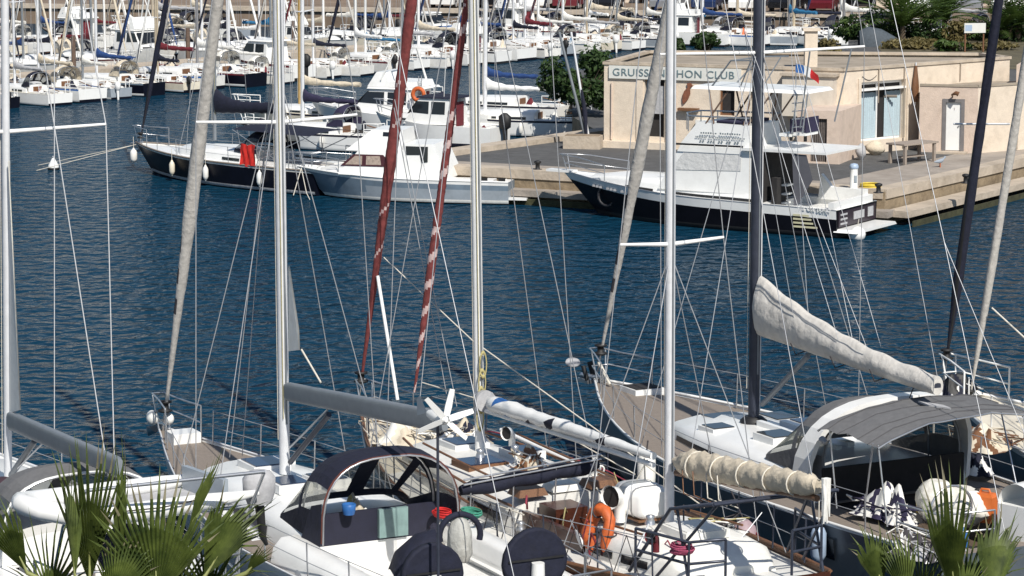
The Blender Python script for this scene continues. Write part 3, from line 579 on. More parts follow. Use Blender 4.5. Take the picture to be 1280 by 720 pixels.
# ---------------------------------------------------------------- boats
class Boat:
    def __init__(s,o,h,name,label,cat,group=None):
        s.fr=Fr(o,h);s.root=empty(name,(o[0],o[1],0),s.fr.rz,label,cat,group)
        s.cl=s.fr.cl;s.dk=s.fr.dk;s.xc=s.fr.xc;s.w=s.fr.w
    def part(s,name,m,mats,parent=None): return m.build(name,mats,parent or s.root)
    def line(s,name,pts,r,mt,parent=None,n=4): return M().tube(pts,r,n).build(name,[mt],parent or s.root)
    def hull(s,xs,xb,beam,zs,zm,zb,mats,over=.9,tr=.75,tmax=.42,pw=2.1,sag=0,stripe=.12,reverse=0,N=26,deck=None,cut=None,deckz=.06,bulw=0,entry=1.):
        """mats: stripe, topsides, boot, antifouling"""
        L=xb-xs;s.xs,s.xb=xs,xb
        def hb(t):
            if t<tmax: return beam/2*(tr+(1-tr)*math.sin(t/tmax*math.pi/2))
            u=(t-tmax)/(1-tmax);return max(.03,beam/2*(1-u**pw)**entry)
        def zh(t): return zs+(zm-zs)*min(1,t/.4) if t<.4 else zm+(zb-zm)*((t-.4)/.6)**1.6
        s.hb=lambda x:hb(min(1,max(0,(x-xs)/L)));s.zh=lambda x:zh(min(1,max(0,(x-xs)/L)))
        rings=[]
        for i in range(N+1):
            t=i/N;b=hb(t);z0=zh(t);fl=.06+.42*t**3
            side=[]
            for z in(z0,z0-stripe,z0*.62,z0*.34,.16,.05,-.45):
                q=1-z/z0;w=b*(1-fl*min(1,q))*(1 if z>=0 else .5)
                x=xs+L*t-over*t**5*q+reverse*(1-t)**8*q
                side.append((x,w,z))
            rings.append(side+[(x,-w,z) for x,w,z in reversed(side)])
        nb=len(rings[0])
        def mi(i,j):
            k=j if j<7 else 12-j
            return 0 if k==0 else (3 if k==5 or j==6 else 2 if k==4 else 1)
        m=M();m.loft(rings,False,False,False,mi)
        for k in range(6):
            a=[rings[0][k],rings[0][k+1],rings[0][12-k],rings[0][13-k]];m.add(a,[(0,1,2,3)],1 if k<4 else 3)
        m.v=m.v
        h=s.part('hull',m,mats)
        if deck:
            m=M();nl=10;nx=44
            vs=[];
            for i in range(nx+1):
                x=xs+L*.999*i/nx;b=s.hb(x)*.985;z=s.zh(x)-deckz
                for j in range(nl+1):
                    y=b*(2*j/nl-1);vs.append((x,y,z+.05*(1-(y/b)**2)*min(1,b)))
            fs=[];ms=[]
            for i in range(nx):
                for j in range(nl):
                    x=xs+L*(i+.5)/nx;y=s.hb(x)*(2*(j+.5)/nl-1)
                    if cut and cut[0]<x<cut[1] and abs(y)<cut[2]: continue
                    fs.append((i*(nl+1)+j,(i+1)*(nl+1)+j,(i+1)*(nl+1)+j+1,i*(nl+1)+j+1));ms.append(deck[1](x,y) if len(deck)>1 else 0)
            m.add(vs,fs,ms);s.part('deck',m,deck[0])
        return h
    def rail(s,mt,r=.03,x0=None,x1=None,dz=0,name='toe_rail'):
        x0=s.xs if x0 is None else x0;x1=s.xb if x1 is None else x1
        for sg in(-1,1):
            s.line(name,[(x,sg*s.hb(x)*.995,s.zh(x)+dz) for x in[x0+(x1-x0)*i/24 for i in range(25)]],r,mt)
    def well(s,x0,x1,hw,floor,mats,step=0):
        """open cockpit: sides, floor, benches"""
        zt=s.zh((x0+x1)/2)+.0
        m=M();m.add([(x0,-hw,floor),(x1,-hw,floor),(x1,hw,floor),(x0,hw,floor),(x0,-hw,zt),(x1,-hw,zt),(x1,hw,zt),(x0,hw,zt)],
             [(0,1,2,3),(0,4,5,1),(1,5,6,2),(2,6,7,3),(3,7,4,0)],[1,0,0,0,0]);w=s.part('cockpit',m,mats)
        b=M()
        for sg in(-1,1): b.box(x0+.3,x1-.02,min(sg*hw*.45,sg*hw*.98),max(sg*hw*.45,sg*hw*.98),floor+.01,floor+.42)
        b.build('bench',[mats[0]],w);return w
    def coach(s,stas,mt,name='coachroof',z0=None,wins=(),wm=None,crown=.08):
        rings=[]
        def prof(x,w,h,zb): return [(x,w,zb),(x,w*.97,zb+.6*h),(x,w*.91,zb+.88*h),(x,w*.78,zb+h),(x,w*.4,zb+h+crown*.8),(x,0,zb+h+crown),(x,-w*.4,zb+h+crown*.8),(x,-w*.78,zb+h),(x,-w*.91,zb+.88*h),(x,-w*.97,zb+.6*h),(x,-w,zb)]
        for x,w,h in stas: rings.append(prof(x,w,h,(s.zh(x)-.08) if z0 is None else z0))
        m=M();m.loft(rings,False,True,True);o=s.part(name,m,mt if isinstance(mt,list) else [mt])
        def at(x,f,sg,off):
            for (xa,wa,ha),(xb_,wb,hb_) in zip(stas,stas[1:]):
                lo,hi=min(xa,xb_),max(xa,xb_)
                if lo<=x<=hi:
                    k=(x-xa)/(xb_-xa);w=wa+(wb-wa)*k;h=ha+(hb_-ha)*k
                    za=(s.zh(x)-.08) if z0 is None else z0
                    return (x,sg*(w*(1-.03*f/.6)+off),za+f*h)
            return (x,0,0)
        for xa,xb_,fa,fb in wins:
            for sg in(-1,1):
                m=M();n=6;vs=[]
                for i in range(n+1):
                    x=xa+(xb_-xa)*i/n;vs+=[at(x,fa,sg,.012),at(x,fb,sg,.012)]
                m.add(vs,[(2*i,2*i+2,2*i+3,2*i+1) for i in range(n)]);m.build('window',[wm or glass],o)
        return o
    def hatch(s,x0,x1,y0,y1,z,frame=None,gm=None,h=.05):
        f=s.part('hatch',M().box(x0-.05,x1+.05,y0-.05,y1+.05,z-.1,z+h),[frame or gel]);M().box(x0,x1,y0,y1,z+h,z+h+.02).build('pane',[gm or blueglass],f);return f
    def mast(s,x,z0,zt,r,mt,rake=0.,flat=.8,halyards=3,hm=None,name='mast',y=0):
        top=(x-rake,y,zt);m=M();m.tube([(x,y,z0),(x+(top[0]-x)*.6,y,z0+(zt-z0)*.6),top],[r,r,r*.75],14,0,True,flat)
        o=s.part(name,m,[mt]);
        s.part('mast_track',M().tube([(x-r*1.02,y,z0+.9),(top[0]-r*.8,y,zt)],.018,4),[alug],o)
        for k in range(halyards):
            a=[.8,-.9,2.6][k%3];s.line('halyard',[(x+r*1.15*math.cos(a),y+r*1.1*math.sin(a),z0+.6+.2*k),(top[0]+r*math.cos(a),y+r*math.sin(a),zt)],.008,hm or [rope,dkrope,ropey][k%3],o)
        return lambda z:(x-rake*(z-z0)/(zt-z0),y,z)
    def spreaders(s,mp,zs,half,mt,sweep=.25):
        out=[]
        for z,hf in zip(zs,half):
            p=Vector(mp(z))
            for sg in(-1,1): s.line('spreader',[tuple(p),(p.x-sweep,p.y+sg*hf,z+.06)],[.04,.025],mt,None,6)
            out.append((p.x-sweep,hf,z+.06))
        return out
    def rig(s,mp,zt,tips,chain,lowers=(),r=.007,mt=None):
        """chain: (x,y,z) port chainplate"""
        mt=mt or wirem
        for sg in(-1,1):
            pts=[(chain[0],sg*chain[1],chain[2])]+[(a,sg*b,c) for a,b,c in tips]+[mp(zt)]
            s.line('shroud',pts,r,mt)
            for dx,zz in lowers: s.line('shroud',[(chain[0]+dx,sg*chain[1]*.97,chain[2]),mp(zz)],r,mt)
    def furl(s,p,q,r,mats,turns=.35,band=2,n=10,N=46,name='furled_sail',drum=True,taper=.12,pattern=None):
        p=Vector(p);q=Vector(q)
        pts=[p.lerp(q,i/N) for i in range(N+1)]
        rad=[]
        rr=random.Random(int(r*1000)+len(name))
        for i in range(N+1):
            t=i/N;k=min(1,.25+t/taper*.75) if t<taper else 1-.55*((t-taper)/(1-taper))**1.5
            rad.append(r*k*rr.uniform(.93,1.07))
        m=M();up=Vector((0,0,1))
        d=(q-p).normalized();a=d.cross(Vector((0,1,0))).normalized();b=a.cross(d).normalized()
        rings=[[pt+(a*math.cos(2*math.pi*j/n+i*turns)+b*math.sin(2*math.pi*j/n+i*turns))*rad[i]*(1+(.13 if j==0 else 0)) for j in range(n)] for i,pt in enumerate(pts)]
        m.loft(rings,True,True,True,pattern or (lambda i,j:1 if len(mats)>1 and j<band else 0))
        o=s.part(name,m,mats)
        if drum:
            M().lathe([(.10,0),(.14,.02),(.14,.05),(.07,.07),(.07,.17),(.13,.19),(.13,.22),(.05,.24)],12,0,tuple(p-d*.22)).build('furler_drum',[black],o)
            s.line('forestay_foot',[tuple(p-d*.2),tuple(p-d*.75)],.025,steel,o,6)
        return o
    def lifelines(s,xs_,h=.62,r=.014,mt=None,inset=.07,levels=(1.,.5),sides=(-1,1)):
        mt=mt or steel
        for sg in sides:
            tops=[]
            for x in xs_:
                y=sg*(s.hb(x)-inset);z=s.zh(x);s.line('stanchion',[(x,y,z-.03),(x,y+sg*.02,z+h)],r,mt,None,6);tops.append((x,y,z))
            for lv in levels: s.line('lifeline',[(x,y+sg*.02*lv,z+h*lv-.01) for x,y,z in tops],.0075,wirem)
    def pulpit(s,h=.65,back=1.3,mt=None,r=.018,nose=.05):
        mt=mt or steel;x0=s.xb-back;z0=s.zh(x0);z1=s.zh(s.xb)
        pts=[(x0,s.hb(x0)-.06,z0+h),(x0+back*.6,s.hb(x0+back*.6)+.02,z1+h*.95),(s.xb+nose,.12,z1+h),(s.xb+nose,-.12,z1+h),(x0+back*.6,-s.hb(x0+back*.6)-.02,z1+h*.95),(x0,-(s.hb(x0)-.06),z0+h)]
        o=s.line('pulpit',pts,r,mt,None,6)
        m=M()
        for sg in(-1,1):
            m.tube([(x0,sg*(s.hb(x0)-.06),z0),(x0,sg*(s.hb(x0)-.06),z0+h)],r,6);m.tube([(s.xb-.25,sg*max(.1,s.hb(s.xb-.25)-.04),z1-.03),(s.xb-.1,sg*.17,z1+h)],r,6)
        m.tube([(x0,s.hb(x0)-.06,z0+h*.5),(s.xb-.2,.2,z1+h*.5),(s.xb-.2,-.2,z1+h*.5),(x0,-(s.hb(x0)-.06),z0+h*.5)],r*.8,6);s.part('pulpit_post',m,[mt],o)
    def pushpit(s,h=.65,fwd=1.2,mt=None,r=.018,gap=True):
        mt=mt or steel;z=s.zh(s.xs);x0=s.xs+fwd
        for sg in(-1,1):
            y0=sg*(s.hb(x0)-.07);y1=sg*(s.hb(s.xs)-.08);m=M()
            for lv in(1,.52): m.tube([(x0,y0,z+h*lv),(s.xs+.15,y1,z+h*lv),(s.xs+.06,y1*.5,z+h*lv)],r,6)
            for x,y in((x0,y0),(s.xs+.15,y1),(s.xs+.06,y1*.5)): m.tube([(x,y,z),(x,y,z+h)],r,6)
            s.part('pushpit',m,[mt])
    def boom(s,p,q,rh,mt,rw=None,name='boom',n=10):
        p=Vector(p);q=Vector(q);rw=rw or rh*.6
        d=(q-p).normalized();a=d.cross(Vector((0,0,1))).normalized();b=a.cross(d)
        sec=[(math.copysign(abs(math.cos(t))**.5,math.cos(t)),math.copysign(abs(math.sin(t))**.5,math.sin(t))) for t in[2*math.pi*(j+.5)/n for j in range(n)]]
        m=M();m.loft([[pt+a*c*rw*k+b*e*rh*k for c,e in sec] for pt,k in((p,.8),(p.lerp(q,.02),1),(p.lerp(q,.98),1),(q,.8))],True,True,True)
        return s.part(name,m,[mt])
    def dodger(s,xf,xm,xa,w,zb,zt,cm,wm,frame=None,side=True,name='sprayhood',lean=.0,cy=0,border=None,skirt=True,wf=.92,zf=None):
        """canvas hood: windscreen from base xf up to hoop xm, roof from xm back to hoop xa"""
        zf=zb+.12 if zf is None else zf
        def arc(x,ww,z0,h,n=18,e=.62): return [Vector((x,cy+ww*math.copysign(abs(math.cos(a))**.75,math.cos(a)),z0+h*math.sin(a)**e)) for a in[math.pi*j/n for j in range(n+1)]]
        A=arc(xf,w*wf,zb,zf-zb+.12);B_=arc(xm,w*.98,zb,zt-zb-.04);C_=arc(xa,w,zb,zt-zb)
        Mid=arc((xm+xa)/2,w*1.0,zb,zt-zb+.05)
        m=M();rows=[B_,Mid,C_];
        def mid(a,b,k): return [p.lerp(q,k) for p,q in zip(a,b)]
        win=M();na=len(B_)
        for i in range(2):
            for j in range(na-1):
                q=[rows[i][j],rows[i][j+1],rows[i+1][j+1],rows[i+1][j]]
                if side and(j in(1,2,na-3,na-4)):
                    c=sum(q,Vector())/4;qi=[p.lerp(c,.12) for p in q];win.add(q,[(0,1,2,3)],0,True)
                else: m.add(q,[(0,1,2,3)],0,True)
        C2=[Vector((p.x-.01,cy+(p.y-cy)*.985,zb+(p.z-zb)*.965)) for p in C_];m.loft([C_,C2],False,m=1)
        fr=[A,mid(A,B_,.14),mid(A,B_,.86),B_]
        cols=[0,1,4,5,8,10,13,14,17,18]
        bars={0,4,9,13,17}
        n=len(A)
        for i in range(3):
            for j in range(n-1):
                q=[fr[i][j],fr[i][j+1],fr[i+1][j+1],fr[i+1][j]]
                if i==1 and j not in bars: win.add(q,[(0,1,2,3)],0,True)
                else: m.add(q,[(0,1,2,3)],0,True)
        o=s.part(name,m,[cm,border or cm]);win.build('window',[wm],o)
        f=M()
        for ar in(B_,C_): f.tube([(p.x,cy+(p.y-cy)*.97,p.z-.03) for p in ar],.018,6)
        f.build('hoop',[frame or steel],o);return o
    def wheel(s,x,y,z,r,mt,cover=None):
        m=ring((0,0,0),r,.022,28,6,'x');
        for k in range(6):
            a=k*math.pi/3;m.tube([(0,0,0),(0,r*math.cos(a),r*math.sin(a))],.012,5)
        m.v=[(a+x,b+y,c+z) for a,b,c in m.v];o=s.part('steering_wheel',m,[mt])
        s.part('pedestal',M().tube([(x-.0,y,z-1.0),(x-.1,y,z-.5),(x-.12,y,z+.02)],[.16,.12,.1],10),[gel])
        if cover:
            m=M();n=20;ri=[]
            for xx,k in((-.05,.9),(-.06,1.0),(.06,1.0),(.05,.9)):
                ri.append([(x+xx,y+r*1.07*k*math.cos(a),z+(r*1.07*k*math.sin(a) if math.sin(a)>0 else r*.9*k*math.sin(a))) for a in[2*math.pi*j/n for j in range(n)]])
            m.loft(ri,True,True,True);m.build('wheel_cover',[cover],o)
            m=M()
            for q in(-.28,.05): m.box(x-.075,x-.062,y-r*.95,y+r*.95,z+q,z+q+.03)
            m.build('strap',[black],o)
        return o
def rest(name,m,mats,boat,p,rz,label,cat,group=None):
    o=m.build(name,mats,None,boat.w(*p),boat.fr.rz+rz);return tag(o,label,cat,group)
def fender(boat,p,L,r,mt,label,group=None,dz=.5):
    t=empty('fender',boat.w(*p),0,label,'fender',group)
    M().lathe([(.02,-L/2-.05),(.04,-L/2),(r*.7,-L/2+.03),(r,-L/2+.12),(r,L/2-.12),(r*.7,L/2-.03),(.05,L/2),(.03,L/2+.06)],14).build('body',[mt],t)
    M().tube([(0,0,L/2+.05),(0,0,L/2+dz)],.012,5).build('lanyard',[rope],t);return t

def crumple(m,sx,sy,h,seed,nm=1,c=(0,0),n=20,rz=0):
    """a heap of cloth: folded height field that ends on the deck"""
    r=random.Random(seed);w=[(r.uniform(3,11),r.uniform(0,6.28),r.uniform(0,6.28),r.uniform(.3,1)) for _ in range(7)]
    lob=[(r.uniform(-.55,.55),r.uniform(-.55,.55),r.uniform(.25,.5)) for _ in range(4)]
    vs=[];ms=[];ca,sa=math.cos(rz),math.sin(rz)
    for i in range(n+1):
        for j in range(n+1):
            u=2*i/n-1;v=2*j/n-1;d=math.hypot(u,v);k=max(0,1-d**2.6*1.0)
            if abs(u)==1 or abs(v)==1:k=0
            base=.35+sum(q*math.exp(-((u-a)**2+(v-b_)**2)/.12) for a,b_,q in lob)
            f=sum(q*(1-2*abs(math.sin((u*math.cos(p)+v*math.sin(p))*fr+ph))) for fr,p,ph,q in w)/7
            z=h*k**.6*(base+.34*f)
            e=1+.10*math.sin(5*math.atan2(v,u)+seed)
            x=u*sx*e*(1-.15*v*v);y=v*sy*e*(1-.15*u*u);vs.append((c[0]+x*ca-y*sa,c[1]+x*sa+y*ca,max(.004,z)))
    fs=[];
    for i in range(n):
        for j in range(n):
            a=i*(n+1)+j;fs.append((a,a+n+1,a+n+2,a+1));ms.append(int((math.sin(i*.55+seed)+math.sin(j*.43+seed*2)+2)/4*nm*.999))
    m.add(vs,fs,ms,True)
# ---------------------------------------------------------------- foreground yachts
HD=(-.46,.888)
def fgboat(px,py,z,name,label,cat='sailing boat'):
    w=P_z(px,py,z);return Boat((w.x,w.y),HD,name,label,cat,'yachts moored stern-to in the foreground')
def up(p,q,k): return Vector(p)+(Vector(q)-Vector(p))*k
def spiral(n,k,w): return lambda i,j:1 if (j+i*k)%n<w else 0
def bands(k): return lambda i,j:1 if i%k==0 else 0
def blobs(seed,th):
    rr=random.Random(seed);d={}
    return lambda i,j:d.setdefault((i//2,j//3),1 if rr.random()<th else 0)
# ---- yacht at the left edge
b=fgboat(10,605,1.7,'sailing_yacht','white yacht behind the left palm with grey boom and grey sprayhood')
b.hull(-7.4,6.5,3.9,1.25,1.2,1.55,[gel,gel,navyc,navyhull],deck=([gel,gelw],lambda x,y:1 if abs(y)<.5 and x>2 else 0),cut=(-7,-3.7,1.0));b.rail(alu,.02)
b.well(-7,-3.7,1.0,.75,[gel,teakb])
b.coach([(3.2,.5,.05),(2.5,.9,.36),(0,1.2,.5),(-2.4,1.3,.52),(-3.6,1.3,.45)],gel,wins=[(1.9,.4,.2,.5),(0,-1.8,.2,.52)])
mp=b.mast(0,1.6,20,.085,alu,1.2)
a0=b.cl(12,525);a1=b.cl(150,585);b.boom(a0,a1,.165,alug,.07,n=16)
b.line('boom_vang',[(-.2,0,1.9),(-1.55,0,2.75)],.055,alug,None,8);b.line('boom_vang_rod',[(-.3,0,1.95),(-2.0,0,2.8)],.02,steel)
m=M();p0=b.cl(9,200);p1=b.cl(10,515);p2=b.cl(27,512)
m.add([(p0.x-.1,.0,p0.z),(p1.x-.1,.0,p1.z),(p2.x,.03,p2.z),(p0.x-.14,.03,p0.z)],[(0,1,2,3)]);m.add([(p0.x-.1,-.02,p0.z),(p1.x-.1,-.02,p1.z),(p2.x,.01,p2.z),(p0.x-.14,.01,p0.z)],[(3,2,1,0)]);b.part('mainsail_clew',m,[whitev])
sp=b.spreaders(mp,[P_y(5,162,b.w(0,0,0).y).z],[1.75],aluw,.1)
b.rig(mp,17.5,sp,(-.3,1.85,1.25),[(.0,13.5)],.011,alu)
b.line('topping_lift',[b.cl(68,560,-.6),up(b.cl(68,560,-.6),b.cl(68,0,-.6),1.6)],.009,alu)
b.dodger(-1.9,-3.0,-4.0,1.35,1.6,2.7,greyc,clear2,border=gel)
b.lifelines([-6.3,-4.8,-3.2,-1.6,0,1.8,3.5,5]);b.pushpit()
b.part('sail_bag',M().ell((-1.55,.55,1.95),(.55,.35,.22)),[mat('aubergine_bag',(.05,.025,.035),.9)])
b.wheel(-6.1,0,1.8,.45,steel,navyc)
b1=b
# stern gantry and the inflatable on it
gm=M()
for sg in(-1,1):gm.tube([(-6.6,sg*1.5,1.2),(-7.5,sg*1.5,2.7),(-8.3,sg*1.4,3.4)],.03,6);
gm.tube([(-8.3,-1.4,3.4),(-8.3,1.4,3.4)],.03,6);gm.tube([(-7.5,-1.5,2.7),(-7.5,1.5,2.7)],.03,6);b.part('davit_arch',gm,[steel])
da=P_z(58,656,2.9);db=P_z(322,616,2.9);dd=(db-da);dl=dd.length
t=empty('inflatable_dinghy',(da+db)/2,math.atan2(dd.y,dd.x),'white inflatable dinghy hanging across the stern davits behind the palm','dinghy')
hl=dl/2
path=[(hl,.0,0),(hl*.5,0,-.02),(0,0,-.02),(-hl*.45,0,0),(-hl*.72,.12,.04),(-hl*.92,.4,.12),(-hl,.75,.16),(-hl*.92,1.1,.12),(-hl*.72,1.38,.04),(-hl*.45,1.5,0),(0,1.5,-.02),(hl*.5,1.5,-.02),(hl,1.5,0)]
m=M();m.tube(path,[.05,.13]+[.155]*9+[.13,.05],12);m.build('tube',[gel],t)
m=M();m.add([(hl*.75,0,-.12),(hl*.75,1.5,-.12),(-hl*.7,1.3,-.1),(-hl*.85,.75,-.02),(-hl*.7,.2,-.1)],[(0,1,2,3,4)]);m.build('floor',[ltgreyc],t)
M().box(hl*.70,hl*.75,.12,1.38,-.13,.25).build('transom',[lightgrey],t)
pq=t.location
m=M();m.tube([(hl*.4,-.17,.08),(0,-.21,.05),(-hl*.5,-.16,.08)],.012,5);m.build('grab_line',[dkrope],t)
t=empty('outboard_motor',da+dd*.965+Vector((.1,.35,.05)),math.atan2(dd.y,dd.x),'outboard motor under a grey cover on the transom of the white dinghy','motor')
m=M();m.loft([[(x*1.0,y,z) for x,y in[(rx*math.cos(a),ry*math.sin(a)) for a in[2*math.pi*j/10 for j in range(10)]]] for z,rx,ry in((-.28,.2,.16),(-.1,.27,.2),(.12,.28,.2),(.22,.2,.15),(.26,.05,.05))],True,True,True);m.build('cowl_cover',[ltgreyc],t)
M().tube([(0,0,-.28),(.05,0,-.8),(.12,0,-.95)],[.08,.06,.03],8).build('leg',[black],t)
# ---- white sloop with navy sprayhood
b=fgboat(356,585,1.9,'sailing_yacht','white sloop with grey boom, navy sprayhood and two navy wheel covers');b2=b
b.hull(-9.2,6.25,3.9,1.3,1.27,1.52,[gel,gelw,navyc,navyhull],pw=1.55,tr=.8,deck=([gel,teak,gelw],lambda x,y:1 if x>2.3 or (abs(y)>1.35 and x>-4.5) else 0),cut=(-8.9,-3.7,1.2));b.rail(alu,.02)
b.well(-8.9,-3.7,1.2,.72,[gel,teakb])
b.part('companionway',M().box(-3.78,-3.72,-1.15,1.15,1.42,1.95).box(-3.78,-3.72,-1.15,1.15,.85,1.42,1),[mat('navy_bulkhead',(.012,.013,.03),.7,0,.2,6),gel])
b.coach([(2.6,.45,.05),(1.9,.85,.34),(0,1.15,.47),(-2.6,1.3,.52),(-3.7,1.32,.5)],gel,wins=[(1.5,.1,.15,.5),(-.5,-2.2,.2,.52)],wm=blueglass)
for sg in(-1,1):
    m=M();m.loft([[(x,sg*(1.23+k),z) for k,z in((0,1.2),(0,1.2+h),(.08,1.27+h),(.36,1.25+h),(.5,1.1+h),(.56,1.2))] for x,h in((-3.6,.36),(-4.7,.34),(-6.5,.32),(-8.2,.26),(-8.9,.1))],False);b.part('coaming',m,[gel])
b.hatch(.6,1.3,-.3,.3,1.78);b.hatch(-1.3,-.7,-.62,-.1,1.86);b.hatch(-1.3,-.7,.1,.62,1.86);b.hatch(1.45,1.9,-.75,-.2,1.64)
q=b.dk(227,547,1.5);b.part('windlass_box',M().box(q.x-.25,q.x+.25,q.y-.3,q.y+.25,1.42,1.62),[gel])
mp=b.mast(0,1.8,19.5,.105,alu,-.1,.85)
a0=b.cl(358,489);a1=b.cl(556,528);b.boom(a0,a1,.165,alug,.07,n=16)
b.line('boom_vang',[(-.25,0,2.05),(-1.95,0,3.2)],.05,alun,None,8);b.line('boom_vang_rod',[(-.22,0,2.3),(-1.9,0,3.28)],.022,steel)
p0=b.cl(359,330);p1=b.cl(359,438);p2=b.cl(377,437)
for o_ in(.0,.02):
    m=M();m.add([(p0.x-.1,o_,p0.z),(p1.x-.1,o_,p1.z),(p2.x,o_+.03,p2.z),(p2.x+.05,o_+.02,p2.z+.35)],[(0,1,2,3)]);b.part('mainsail_clew',m,[whitev])
b.line('outhaul',[(p2.x,0,p2.z),b.cl(401,478)],.02,rope)
sp=b.spreaders(mp,[P_y(354,153,b.w(0,0,0).y).z],[1.5],aluw,-.1)
b.rig(mp,17.5,sp,(-.2,1.75,1.3),[(1.2,8.8),(-.7,8.8)],.0095)
b.line('babystay',[(2.6,0,1.6),mp(9.6)],.009,wirem);b.line('babystay',[(2.85,-.35,1.55),mp(10.4)],.009,wirem)
b.line('backstay',[(-9,0,1.4),mp(19)],.009,wirem)
p=b.cl(208,503);q=up(p,b.cl(272,0),1.8);b.furl(p,q,.125,[sailc,dkrope],.12,1,pattern=lambda i,j:1 if i<14 and i%2==0 and j in(0,1,2,3,4) and i>4 else 0,taper=.25)
b.dodger(-2.5,-3.55,-4.42,1.25,1.64,2.98,navyc,clear,border=mat('rust_trim',(.10,.028,.02),.85,0,.3,8),cy=.0)
m=M();m.add([(-4.45,1.28,1.45),(-4.45,1.24,2.3),(-4.1,1.27,2.2),(-3.8,1.33,1.6)],[(0,1,2,3)]);b.part('side_curtain',m,[navyc])
b.lifelines([-8,-6.6,-5.2,-3.6,-2,-.2,1.6,3.2,4.6]);b.pulpit();b.pushpit()
b.wheel(-8.15,1.08,1.95,.47,steel,navyc);b.wheel(-8.2,-.62,1.97,.5,steel,navyc)
q=b.xc(492,650,-3.85);b.part('companionway_door',M().box(-3.86,-3.785,q.y-.26,q.y+.26,q.z-.28,q.z+.2),[mat('seagreen_washboard',(.20,.30,.29),.35,0,.15,5)])
b.part('bridge_step',M().box(-4.3,-3.87,-.6,.6,.73,.95),[gel])
# wind generator on its pole
q=b.xc(547,521,-8.55);wg=b.part('wind_generator_pole',M().tube([(-8.55,q.y,1.2),(-8.55,q.y,q.z-.1)],.022,8),[alun])
m=M();m.tube([(-8.28,q.y,q.z),(-8.45,q.y,q.z),(-8.75,q.y,q.z),(-8.85,q.y,q.z)],[.06,.09,.09,.03],10);m.build('generator_body',[gel],wg)
m=M();m.add([(-8.2,q.y,q.z),(-7.95,q.y,q.z+.22),(-7.85,q.y,q.z+.15),(-7.85,q.y,q.z-.1)],[(0,1,2,3)]);m.build('tail_vane',[lightgrey],wg)
for k,a in enumerate((76,132,196,318,12)):
    a=math.radians(a);m=M();u=Vector((0,-math.cos(a),math.sin(a)));v=Vector((.35,math.sin(a)*.9,math.cos(a)*.9))
    c=Vector((-8.82,q.y,q.z));pts=[]
    for r0,w_ in((.06,.045),(.2,.05),(.46,.036)):
        pts.append([c+u*r0+v*w_,c+u*r0-v*w_,c+u*r0-v*w_+Vector((.015,0,0)),c+u*r0+v*w_+Vector((.015,0,0))])
    m.loft(pts,True,True,True,sm=False);m.build('blade',[gel],wg)
# goods aboard
q=b.dk(436,628,2.15);rest('bucket',M().lathe([(.09,0),(.11,.07),(.12,.17),(.105,.18),(.1,.04)],14),[bluep],b,(q.x,q.y,1.95),0,'blue bucket under the navy sprayhood of the white sloop','bucket')
rr=random.Random(5);m=M()
for k in range(3): crumple(m,.36,.32,.5,50+k,3,(rr.uniform(-.1,.1),rr.uniform(-.12,.12)))
q=b.dk(455,648,1.7);rest('gear_heap',m,[whitev,beigec,ropey],b,(q.x,q.y,1.55),0,'heap of pale crumpled gear beside the companionway under the navy sprayhood','gear')
def coil(name,b,px,py,z,r,mt,label,sq=.6,n=5,grp=None):
    m=M();rr=random.Random(int(px))
    for k in range(n): ring((rr.uniform(-.04,.04),rr.uniform(-.03,.03),.02+.022*k),r*rr.uniform(.8,1.05),.016,18,5,m=m)
    q=b.dk(px,py,z);o=rest(name,m,[mt],b,(q.x,q.y,z),0,label,'rope',grp);o.scale=(1,sq,1);return o
coil('rope_coil',b,553,646,1.78,.22,redp,'red rope coil on the white cockpit coaming of the sloop')
coil('rope_coil',b,588,646,1.78,.26,greenc,'green rope coil on the white cockpit coaming beside the red one')
t=empty('canvas_bag',b.w(*b.dk(575,700,1.7)),.3,'grey canvas bag slung over navy cloth between the two wheel covers','bag')
m=M();n=12;m.loft([[(rx*math.cos(a),ry*math.sin(a)*(1+.1*math.sin(3*a)),z) for a in[2*math.pi*j/n for j in range(n)]] for z,rx,ry in((0,.14,.2),(.12,.2,.25),(.45,.19,.22),(.62,.13,.17),(.68,.04,.08))],True,True,True);m.build('body',[mat('putty_canvas',(.42,.42,.39),.9,0,.15,7,bump=.6,bscale=8)],t)
m=M();ring((0,.0,.4),.33,.05,16,6,'y',-.3,3.4,m=m);m.build('strap',[navyc],t)
t=empty('folded_tarpaulin',b.w(*b.dk(528,716,1.3)),.2,'navy tarpaulin draped over the seat left of the grey canvas bag','tarpaulin')
m=M();m.loft([[(x,w*math.cos(a),h*max(.0,math.sin(a))**.6) for a in[math.pi*j/10 for j in range(11)]] for x,w,h in((-.5,.3,.05),(-.4,.42,.35),(-.1,.45,.62),(.2,.36,.70),(.4,.2,.3),(.5,.05,.02))],False);m.build('cloth',[navyc],t)
# bow anchor and fenders
q=b.cl(190,520);m=M();m.tube([(6.0,0,1.6),(6.6,0,1.52)],.03,6);m.loft([[(6.45,-.2,1.5),(6.45,.2,1.5),(6.45,.0,1.35)],[(6.9,-.03,1.25),(6.9,.03,1.25),(6.9,0,1.2)]],True,True,True);b.part('anchor',m,[steel])
m=M();m.ell((6.15,.18,1.72),(.16,.12,.15));m.ell((6.0,-.1,1.7),(.14,.1,.12));b.part('anchor_cover',m,[whitev])
